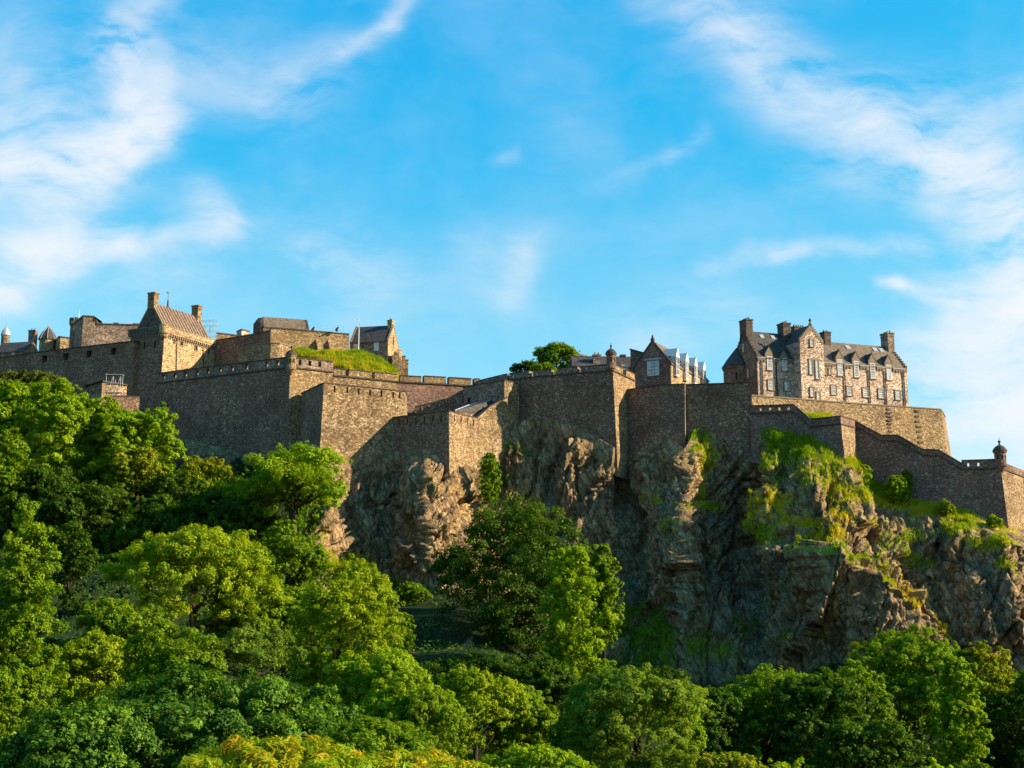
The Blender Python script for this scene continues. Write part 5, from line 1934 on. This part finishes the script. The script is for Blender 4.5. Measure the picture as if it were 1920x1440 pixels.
# ================================================================== TREES
def tree(name, label, cx, yt, yb, wpx, Y, leaf='mid', style='round', seed=0, size=None, cover=3.0, cat='tree', group='trees on the castle slope',
         root_z=None, lean=0.0, trunk=True, squash=.9, gaps=.0, lobes_n=None, clump=.175, aspect=.55, maxn=75000, sunk=0.0):
    rng = np.random.RandomState(seed + 11)
    top, bot = P(cx, yt, Y), P(cx, yb, Y)
    mpp = (P(cx + 1, (yt + yb) / 2, Y).x - P(cx, (yt + yb) / 2, Y).x)
    R = wpx * mpp / 2 * 1.15
    zc, H = (top.z + bot.z) / 2, (top.z - bot.z) / 2
    gz = ground_z(top.x, Y) if root_z is None else root_z
    gz = min(gz, bot.z + 1.0)
    if style == 'bush' and bot.z - gz < 7:
        bot.z = gz - .3
        zc, H = (top.z + bot.z) / 2, (top.z - bot.z) / 2
    c = np.array([0, 0, zc - gz])
    # lobes
    L = []
    if style == 'round':
        n = lobes_n or 19
        L.append((0, 0, 0, .72, .72))
        for k in range(n):
            d = rng.normal(size=3)
            d[2] = d[2] * .9 + .25
            d /= np.linalg.norm(d)
            r = rng.uniform(.26, .42)
            L.append((*(d * (1 - r * .88)), r, r))
    elif style == 'spread':
        n = lobes_n or 18
        for k in range(n):
            a = rng.uniform(0, 2 * np.pi)
            q = math.sqrt(rng.rand()) * .78
            z = .55 * (1 - q * q) + rng.uniform(-.55, .12)
            r = rng.uniform(.22, .36)
            L.append((q * math.cos(a), q * math.sin(a), z, r, r * .8))
        L.append((0, 0, -.05, .5, .55))
    elif style in ('cone', 'column'):
        n = lobes_n or 34
        for k in range(n):
            t = (k + .5) / n
            w = (1 - t) ** .5 * .95 + .08 if style == 'cone' else (1 - abs(t * 1.7 - .75) ** 2.2 * .55)
            a = k * 2.4 + rng.uniform(-.4, .4)
            r = rng.uniform(.25, .36) * max(w, .4)
            q = max(w - r, 0) * rng.uniform(.75, 1.0)
            L.append((q * math.cos(a), q * math.sin(a), -1 + 2 * t, r, r * .75))
            L.append((0, 0, -1 + 2 * t, w * .5, .14))
    elif style == 'bush':
        n = lobes_n or 24
        for k in range(n):
            a = rng.uniform(0, 2 * np.pi)
            q = rng.rand() ** .6 * .86
            z = -1 + (2 - .55) * math.sqrt(max(0, 1 - q * q)) * rng.uniform(.55, 1.0)
            r = rng.uniform(.20, .34)
            L.append((q * math.cos(a), q * math.sin(a), z, r, r * 1.1))
        L.append((0, 0, -.4, .6, .9))
    L = np.array(L)
    lc = L[:, :3] * np.array([R, R * squash, H])
    rr = np.stack([L[:, 3] * R, L[:, 3] * R * squash, np.minimum(L[:, 4] * H, L[:, 3] * R * 1.35) if style in ('round', 'bush', 'spread') else np.maximum(L[:, 4] * H * .6, L[:, 3] * R * .8)], 1)
    # keep within the envelope
    lc[:, 2] = np.clip(lc[:, 2], -H + rr[:, 2] * .7, H - rr[:, 2] * .85)
    lc[:, 0] += lean * (lc[:, 2] / max(H, .1)) * R
    s = (size or max(.15, 2.3 * Y / 1236.0)) * 1.03
    cover = cover * 1.1
    area = (rr[:, 0] * rr[:, 2] * 4 * np.pi * .8)
    ntot = int(min(maxn, cover * area.sum() / (s * s * aspect * .5) * .36))
    ncl = max(40, int(area.sum() / (clump * R * .55) ** 2 * .55))
    ncl = min(ncl, 1400)
    pr = area / area.sum()
    li = rng.choice(len(L), ncl, p=pr)
    d = rng.normal(size=(ncl, 3))
    d[:, 2] = np.where(d[:, 2] < -.5, -d[:, 2] * .6, d[:, 2])
    d /= np.linalg.norm(d, axis=1)[:, None]
    cp = lc[li] + d * rr[li] * rng.uniform(.66, 1.10, (ncl, 1))
    inside = np.zeros(ncl)
    for k in range(len(L)):
        inside = np.maximum(inside, 1 - np.linalg.norm((cp - lc[k]) / (rr[k] * .8), axis=1))
    out = rng.rand(ncl) < .22
    cp = cp + d * rr[li] * (out * rng.uniform(.06, .30, ncl))[:, None]
    keep = (inside < .25) & (rng.rand(ncl) > gaps) & (pnoise(cp * (2.6 / R) + seed) > -.30)
    cp, d, li = cp[keep], d[keep], li[keep]
    ncl = len(cp)
    cr = clump * R * .5 * rng.uniform(.45, 1.25, ncl) * np.where(out[keep], .6, 1)
    ct = rng.normal(0, .2, ncl)
    k = rng.choice(ncl, ntot, p=cr ** 2 / (cr ** 2).sum())
    g = rng.normal(size=(ntot, 3))
    g /= np.linalg.norm(g, axis=1)[:, None]
    rad_ = rng.rand(ntot) ** .45
    pts = cp[k] + g * (rad_ * cr[k])[:, None] * np.array([1, 1, .75])
    nn = d[k] * .6 + g * .55 + np.array([0, 0, .45]) + rng.normal(0, .42, (ntot, 3))
    nn /= np.linalg.norm(nn, axis=1)[:, None]
    # some leaves in the depth of the crown
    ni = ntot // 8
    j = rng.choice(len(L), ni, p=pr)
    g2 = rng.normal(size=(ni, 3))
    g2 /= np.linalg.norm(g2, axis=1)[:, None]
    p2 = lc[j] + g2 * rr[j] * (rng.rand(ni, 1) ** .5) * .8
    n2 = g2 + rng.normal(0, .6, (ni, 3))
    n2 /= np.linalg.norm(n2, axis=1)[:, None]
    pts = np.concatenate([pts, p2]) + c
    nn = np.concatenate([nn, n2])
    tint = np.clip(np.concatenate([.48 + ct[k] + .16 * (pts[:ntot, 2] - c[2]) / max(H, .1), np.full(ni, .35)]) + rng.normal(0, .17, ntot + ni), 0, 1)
    v, f = leaf_quads(pts, nn, s, rng, aspect)
    rt = empty(name, (top.x, Y, gz - sunk), 0, label, cat, group)
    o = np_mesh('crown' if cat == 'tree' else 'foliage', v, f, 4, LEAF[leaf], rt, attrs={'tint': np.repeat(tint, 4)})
    if trunk:
        m = MB()
        h0 = max(c[2] - H * .5, .5)
        tr_ = max(.16, R * .05)
        m.tube([(0, 0, -1.0), (.02 * R, 0, h0 * .5), (0, .02 * R, h0), (lean * R * .2, 0, c[2] + H * .35)], [tr_ * 1.35, tr_, tr_ * .8, tr_ * .25], 8)
        for q in list(range(len(L)))[:9]:
            e = lc[q] + c
            b0 = np.array([0, 0, lerp(h0 * .75, c[2], rng.rand() * .7)])
            md = (b0 + e) / 2 + np.array([0, 0, -.08 * R])
            m.tube([b0, md, e], [tr_ * .5, tr_ * .33, tr_ * .1], 5)
        m.build('trunk' if cat == 'tree' else 'stem', M_BARK, rt)
    return rt


T_ = [
    # cx, ytop, ybottom, width, Y, leaf, style, extra
    ('broadleaf_tree', 'dull olive tree half hidden at the far left under the long rampart', 45, 694, 770, 150, 262, 'dull', 'round', {}),
    ('broadleaf_tree', 'bright green tree at the left edge with its top below the rampart', 15, 712, 905, 120, 244, 'bright', 'round', {}),
    ('broadleaf_tree', 'tallest bright green tree against the rampart, left of the stone hut', 132, 694, 985, 182, 236, 'bright', 'round', dict(lean=.05)),
    ('broadleaf_tree', 'bright tree with bronze lower leaves below the left end of the curtain wall', 265, 752, 975, 150, 234, 'bright', 'round', {}),
    ('broadleaf_tree', 'bronze-tinged small tree tucked under the bright tree below the curtain wall', 252, 835, 935, 100, 229, 'autumn', 'round', {}),
    ('broadleaf_tree', 'shady green tree leaning in from the left edge, halfway up the slope', 10, 795, 1010, 104, 222, 'mid', 'round', {}),
    ('broadleaf_tree', 'yellow-tipped small tree in front of the rock under the curtain wall', 398, 846, 960, 110, 240, 'autumn', 'round', {}),
    ('broadleaf_tree', 'wide domed bright tree in front of the tall bastion', 552, 820, 1010, 272, 216, 'bright', 'spread', dict(lean=.12)),
    ('broadleaf_tree', 'ivy-green tree hanging below the wide domed tree beside the rock', 545, 975, 1150, 130, 202, 'mid', 'round', {}),
    ('broadleaf_tree', 'dark shaded tree in the hollow between the two bright upper trees', 420, 920, 1080, 190, 220, 'dark', 'round', {}),  # this and the next two: the hollow's shade is dark leaf colour
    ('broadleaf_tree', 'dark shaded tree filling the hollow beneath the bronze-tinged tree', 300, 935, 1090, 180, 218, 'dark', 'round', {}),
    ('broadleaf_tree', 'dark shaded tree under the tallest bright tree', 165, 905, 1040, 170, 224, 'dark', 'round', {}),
    ('broadleaf_tree', 'dark slender tree standing just right of the tall conical light green tree', 135, 968, 1150, 90, 180, 'dark', 'round', {}),
    ('conical_tree', 'tall conical light green tree at the left edge, widest at its foot', 55, 938, 1420, 226, 112, 'mid', 'cone', dict(size=.26)),
    ('broadleaf_tree', 'green tree at the bottom left corner in front of the tall conical tree', 0, 1240, 1460, 100, 86, 'mid', 'round', dict(size=.22)),
    ('broadleaf_tree', 'open yellow-green tree with forked dark limbs showing, left of centre', 368, 994, 1212, 285, 152, 'yellow', 'round', dict(gaps=.3, lobes_n=24)),
    ('broadleaf_tree', 'yellow-green domed tree just left of the shady bank, catching the sun', 638, 1052, 1330, 205, 142, 'yellow', 'round', dict(size=.24)),
    ('broadleaf_tree', 'mid green tree between the forked open tree and the yellow domed tree', 535, 1100, 1280, 130, 160, 'mid', 'round', {}),
    ('broadleaf_tree', 'leafy green tree just right of the tallest bright tree, under the stone hut', 215, 790, 965, 120, 239, 'bright', 'round', {}),
    ('broadleaf_tree', 'half-shaded green tree low on the left, beneath the tallest bright tree', 85, 870, 1030, 160, 226, 'dark', 'round', {}),  # half-shade of this and the next two lies in their dark leaf colour
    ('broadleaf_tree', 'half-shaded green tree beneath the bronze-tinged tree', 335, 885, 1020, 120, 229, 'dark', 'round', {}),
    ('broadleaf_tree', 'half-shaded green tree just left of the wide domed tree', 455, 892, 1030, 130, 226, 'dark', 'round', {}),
    ('broadleaf_tree', 'fresh green tree between the tall conical tree and the open yellow-green tree', 232, 1120, 1290, 160, 142, 'mid', 'round', {}),
    ('broadleaf_tree', 'fresh yellow-green tree in the hollow right of the conical tree, above the glossy bushes', 178, 1190, 1340, 150, 126, 'yellow', 'round', dict(size=.24)),
    ('broadleaf_tree', 'green tree filling the dip right of the open yellow-green tree', 470, 1085, 1250, 160, 158, 'mid', 'round', {}),
    ('broadleaf_tree', 'fresh green tree behind the huge glossy bush, under the open yellow-green tree', 330, 1165, 1330, 170, 118, 'mid', 'round', dict(size=.23)),
    ('broadleaf_tree', 'fine green tree at the lower middle between two bright trees and the yellow-topped one', 812, 1290, 1450, 150, 97, 'mid', 'round', dict(size=.2)),
    ('broadleaf_tree', 'green tree just right of the yellow-topped tree', 970, 1285, 1450, 130, 107, 'mid', 'round', dict(size=.22)),
    ('broadleaf_tree', 'green tree between the columnar tree and the willow-like tree', 1105, 1300, 1470, 130, 100, 'mid', 'round', dict(size=.22)),
    ('broadleaf_tree', 'green tree between the willow-like tree and the dark-leaved tree', 1335, 1290, 1470, 130, 106, 'dark', 'round', dict(size=.22)),
    ('broadleaf_tree', 'green tree squeezed between the very dark tree and the biggest right-hand tree', 1592, 1240, 1470, 130, 118, 'mid', 'round', dict(size=.24)),
    ('broadleaf_tree', 'green tree rising behind the biggest and the slim feathery right-hand trees', 1760, 1200, 1400, 130, 132, 'mid', 'round', dict(size=.24)),
    ('shrub', 'grey-green rounded shrub in front of the forked open tree', 468, 1150, 1260, 170, 122, 'pale', 'bush', dict(cat='shrub', size=.2)),
    ('shrub', 'bright grassy shrub in the gap right of the tall conical tree', 205, 1160, 1260, 150, 146, 'mid', 'bush', dict(cat='shrub')),
    ('shrub', 'second bright shrub in the gap, below the forked open tree', 285, 1175, 1260, 120, 138, 'bright', 'bush', dict(cat='shrub')),
    ('broadleaf_shrub', 'huge dark glossy-leaved bush in the left foreground', 360, 1203, 1500, 500, 74, 'glossy', 'bush', dict(cat='shrub', size=.24, cover=3.0, maxn=110000, lobes_n=40)),
    ('broadleaf_shrub', 'dark glossy-leaved bush sloping down to the bottom left corner', 140, 1285, 1500, 270, 68, 'glossy', 'bush', dict(cat='shrub', size=.22)),
    ('broadleaf_shrub', 'smaller glossy bush between the huge dark bush and the yellow-green thicket', 595, 1255, 1440, 190, 80, 'glossy', 'bush', dict(cat='shrub', size=.23)),
    ('broadleaf_tree', 'bright green tree behind the glossy bushes, below the yellow domed tree', 705, 1212, 1400, 190, 118, 'bright', 'round', dict(size=.22)),
    ('broadleaf_tree', 'fine-leaved bright tree in the lower middle, left of the yellow-topped tree', 770, 1258, 1420, 150, 100, 'bright', 'round', dict(size=.2)),
    ('broadleaf_tree', 'yellow-topped tree with a pale stem in the lower middle', 892, 1248, 1425, 165, 104, 'yellow', 'round', dict(size=.21)),
    ('shrub', 'light green thicket above the yellow-orange bush', 700, 1325, 1450, 220, 62, 'mid', 'bush', dict(cat='shrub', size=.16)),
    ('yellow_shrub', 'yellow-orange long-leaved bush at the bottom edge', 520, 1362, 1500, 420, 40, 'orange', 'bush', dict(cat='shrub', size=.27, aspect=.22, cover=4.0)),
    ('yellow_shrub', 'right-hand part of the long-leaved yellow growth at the bottom edge', 760, 1388, 1500, 280, 41, 'orange', 'bush', dict(cat='shrub', size=.27, aspect=.22, cover=4.0)),
    ('conifer', 'large dark tree with layered boughs standing against the middle of the crag', 962, 934, 1270, 250, 196, 'dark', 'round', dict(lobes_n=30, clump=.2)),
    ('broadleaf_tree', 'bright columnar tree in front of the large dark tree', 1072, 1028, 1400, 165, 172, 'bright', 'column', {}),
    ('broadleaf_tree', 'dark green tree peeping out right of the bright columnar tree', 1130, 1022, 1215, 80, 190, 'mid', 'column', {}),
    ('broadleaf_tree', 'dark shaded tree below the columnar tree in the centre', 1020, 1235, 1430, 150, 128, 'dark', 'round', dict(size=.25)),
    ('willow_tree', 'wide grey-green willow-like tree in the bottom centre', 1195, 1252, 1480, 250, 84, 'pale', 'round', dict(size=.2, aspect=.35, gaps=.15)),
    ('broadleaf_tree', 'bright green tree on the right shoulder of the willow-like tree', 1268, 1285, 1440, 110, 92, 'bright', 'round', dict(size=.2)),
    ('shrub', 'bright green bush at the bottom edge left of the willow-like tree', 1000, 1378, 1480, 190, 66, 'bright', 'bush', dict(cat='shrub', size=.17)),
    ('shrub', 'low yellowish bush at the bottom edge right of the willow-like tree', 1345, 1398, 1480, 190, 64, 'autumn', 'bush', dict(cat='shrub', size=.16)),
    ('broadleaf_tree', 'dark-leaved tree under the crag with a lighter green top, right of centre', 1428, 1240, 1460, 200, 112, 'mid', 'round', dict(size=.24)),
    ('broadleaf_tree', 'very dark dense tree left of the biggest right-hand tree', 1535, 1262, 1480, 190, 106, 'dark', 'round', dict(size=.24)),
    ('broadleaf_tree', 'biggest bright green tree at lower right in front of the crag', 1680, 1172, 1470, 210, 124, 'mid', 'round', dict(size=.24, lobes_n=22)),
    ('broadleaf_tree', 'slim feathery green tree overlapping the biggest right-hand tree', 1792, 1232, 1480, 110, 108, 'bright', 'column', dict(size=.2)),
    ('broadleaf_tree', 'bronze-tinted tree beside the slim feathery tree at lower right', 1848, 1206, 1400, 115, 130, 'autumn', 'round', dict(size=.24)),
    ('broadleaf_tree', 'dark tree in the bottom right corner', 1905, 1250, 1480, 130, 112, 'dark', 'round', dict(size=.24)),
    ('broadleaf_tree', 'dark low tree at the bottom edge between the two big right-hand trees', 1620, 1345, 1490, 180, 92, 'dark', 'round', dict(size=.22)),
    ('shrub', 'small upright pale green bush beside the worn path', 757, 1150, 1225, 50, 186, 'mid', 'column', dict(cat='shrub', group='shrubs on the crag')),
    ('shrub', 'dark spreading shrub at the foot of the crag above the worn path', 770, 1085, 1130, 70, 212, 'mid', 'bush', dict(cat='shrub', group='shrubs on the crag')),
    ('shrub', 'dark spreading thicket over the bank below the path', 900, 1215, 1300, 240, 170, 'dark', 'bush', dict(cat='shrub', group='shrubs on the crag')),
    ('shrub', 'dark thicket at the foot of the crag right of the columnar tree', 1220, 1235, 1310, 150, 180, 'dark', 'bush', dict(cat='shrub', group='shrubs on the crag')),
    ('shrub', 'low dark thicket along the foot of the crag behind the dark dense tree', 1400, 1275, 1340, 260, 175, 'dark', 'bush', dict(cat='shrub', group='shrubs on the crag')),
    ('shrub', 'ivy-like green growth hanging in the cleft below the low bastion', 918, 850, 945, 46, 240, 'mid', 'column', dict(cat='shrub', group='shrubs on the crag', trunk=False, cover=2.0)),
    ('shrub', 'upright bright bush against the outer wall, above the grassy ledge', 1680, 893, 945, 46, 238, 'bright', 'column', dict(cat='shrub', group='shrubs on the crag')),
    ('shrub', 'darker upright bush against the outer wall, just behind the bright one', 1698, 882, 930, 26, 240.5, 'mid', 'column', dict(cat='shrub', group='shrubs on the crag')),
    ('shrub', 'bright bush in the angle where the outer wall turns down', 1618, 872, 925, 34, 240, 'bright', 'column', dict(cat='shrub', group='shrubs on the crag')),
    ('shrub', 'small yellow-green bush left of the pale boulder', 1770, 926, 962, 36, 232, 'yellow', 'bush', dict(cat='shrub', group='shrubs on the crag')),
    ('shrub', 'small yellowish bush right of the pale boulder, under the outer wall', 1864, 958, 985, 26, 228, 'yellow', 'bush', dict(cat='shrub', group='shrubs on the crag')),
    ('pine_tree', 'tallest domed green tree on the skyline behind the middle wall', 1043, 643, 712, 84, 285, 'mid', 'round', dict(root_z=44, group='trees behind the castle walls', size=.34)),
    ('pine_tree', 'low rounded dark pine on the skyline left of the tallest domed tree', 985, 676, 712, 50, 280, 'dark', 'round', dict(root_z=44, group='trees behind the castle walls', size=.34)),
    ('pine_tree', 'small rounded pine in front of the tallest domed skyline tree', 1020, 680, 712, 48, 275, 'mid', 'round', dict(root_z=44, group='trees behind the castle walls', size=.34)),
]
for i, (nm, lb, cx, yt, yb, wd, Y, lf, st, kw) in enumerate(T_):
    tree(nm, lb, cx, yt, yb, wd, Y, lf, st, seed=i * 7 + 1, **kw)

# bushes filling the shade between the trees
FILL = [(110, 1030, 215), (235, 1035, 212), (350, 1040, 208), (455, 1075, 196), (490, 1120, 182), (200, 1105, 182), (265, 1095, 192), (335, 1115, 184), (150, 1165, 158), (250, 1215, 142),
        (335, 1235, 134), (450, 1245, 128), (560, 1275, 128), (820, 1290, 124), (955, 1345, 112), (1100, 1395, 104), (1150, 1275, 156), (1325, 1325, 132), (1480, 1310, 136), (1600, 1285, 142),
        (1885, 1320, 128), (720, 1245, 152), (815, 1345, 108), (60, 1020, 214), (20, 1080, 190), (400, 1160, 168), (690, 1350, 96), (1550, 1370, 101), (1660, 1395, 98), (1740, 1390, 97), (1825, 1375, 101), (1890, 1385, 96), (1480, 1390, 100), (1300, 1360, 101), (960, 1395, 92), (880, 1410, 84), (1930, 1300, 120), (1240, 1400, 90), (1390, 1385, 104), (1760, 1360, 118), (1120, 1345, 122), (610, 1200, 160)]
first, near = [], []
for i, (px, pt, Y) in enumerate(FILL):
    x = P(px, pt, Y).x
    gz = ground_z(x, Y)
    H = max(P(px, pt, Y).z - gz, 3.0)
    kit = near if Y < 137 else first
    if len(kit) < 3:
        yb = 720 - F * math.tan(math.atan2(gz, Y) - PITCH)
        r = tree('undergrowth_bush', 'rounded undergrowth bush filling a gap between the taller trees', px, pt, yb, 120 if Y > 137 else 130, Y, ('dark', 'mid', 'bright')[len(kit)], 'bush', seed=400 + i,
                 size=None if Y > 137 else .21, cat='bush', group='undergrowth bushes between the trees')
        kit.append((r, H))
    else:
        r0, H0 = kit[0 if (i < 13 and Y > 137) else i % 3]  # upper hollow copies use darkest leaves, its shade put into colour
        r = r0.copy()
        COL.objects.link(r)
        s_ = max(.7, min(H / H0, 1.35))
        r.scale = (s_, s_, s_)
        r.location = (x, Y, P(px, pt, Y).z - H0 * s_)
        r.rotation_euler = (0, 0, i * 1.3)
        for ch in list(r0.children):
            d = ch.copy()
            COL.objects.link(d)
            d.parent = r
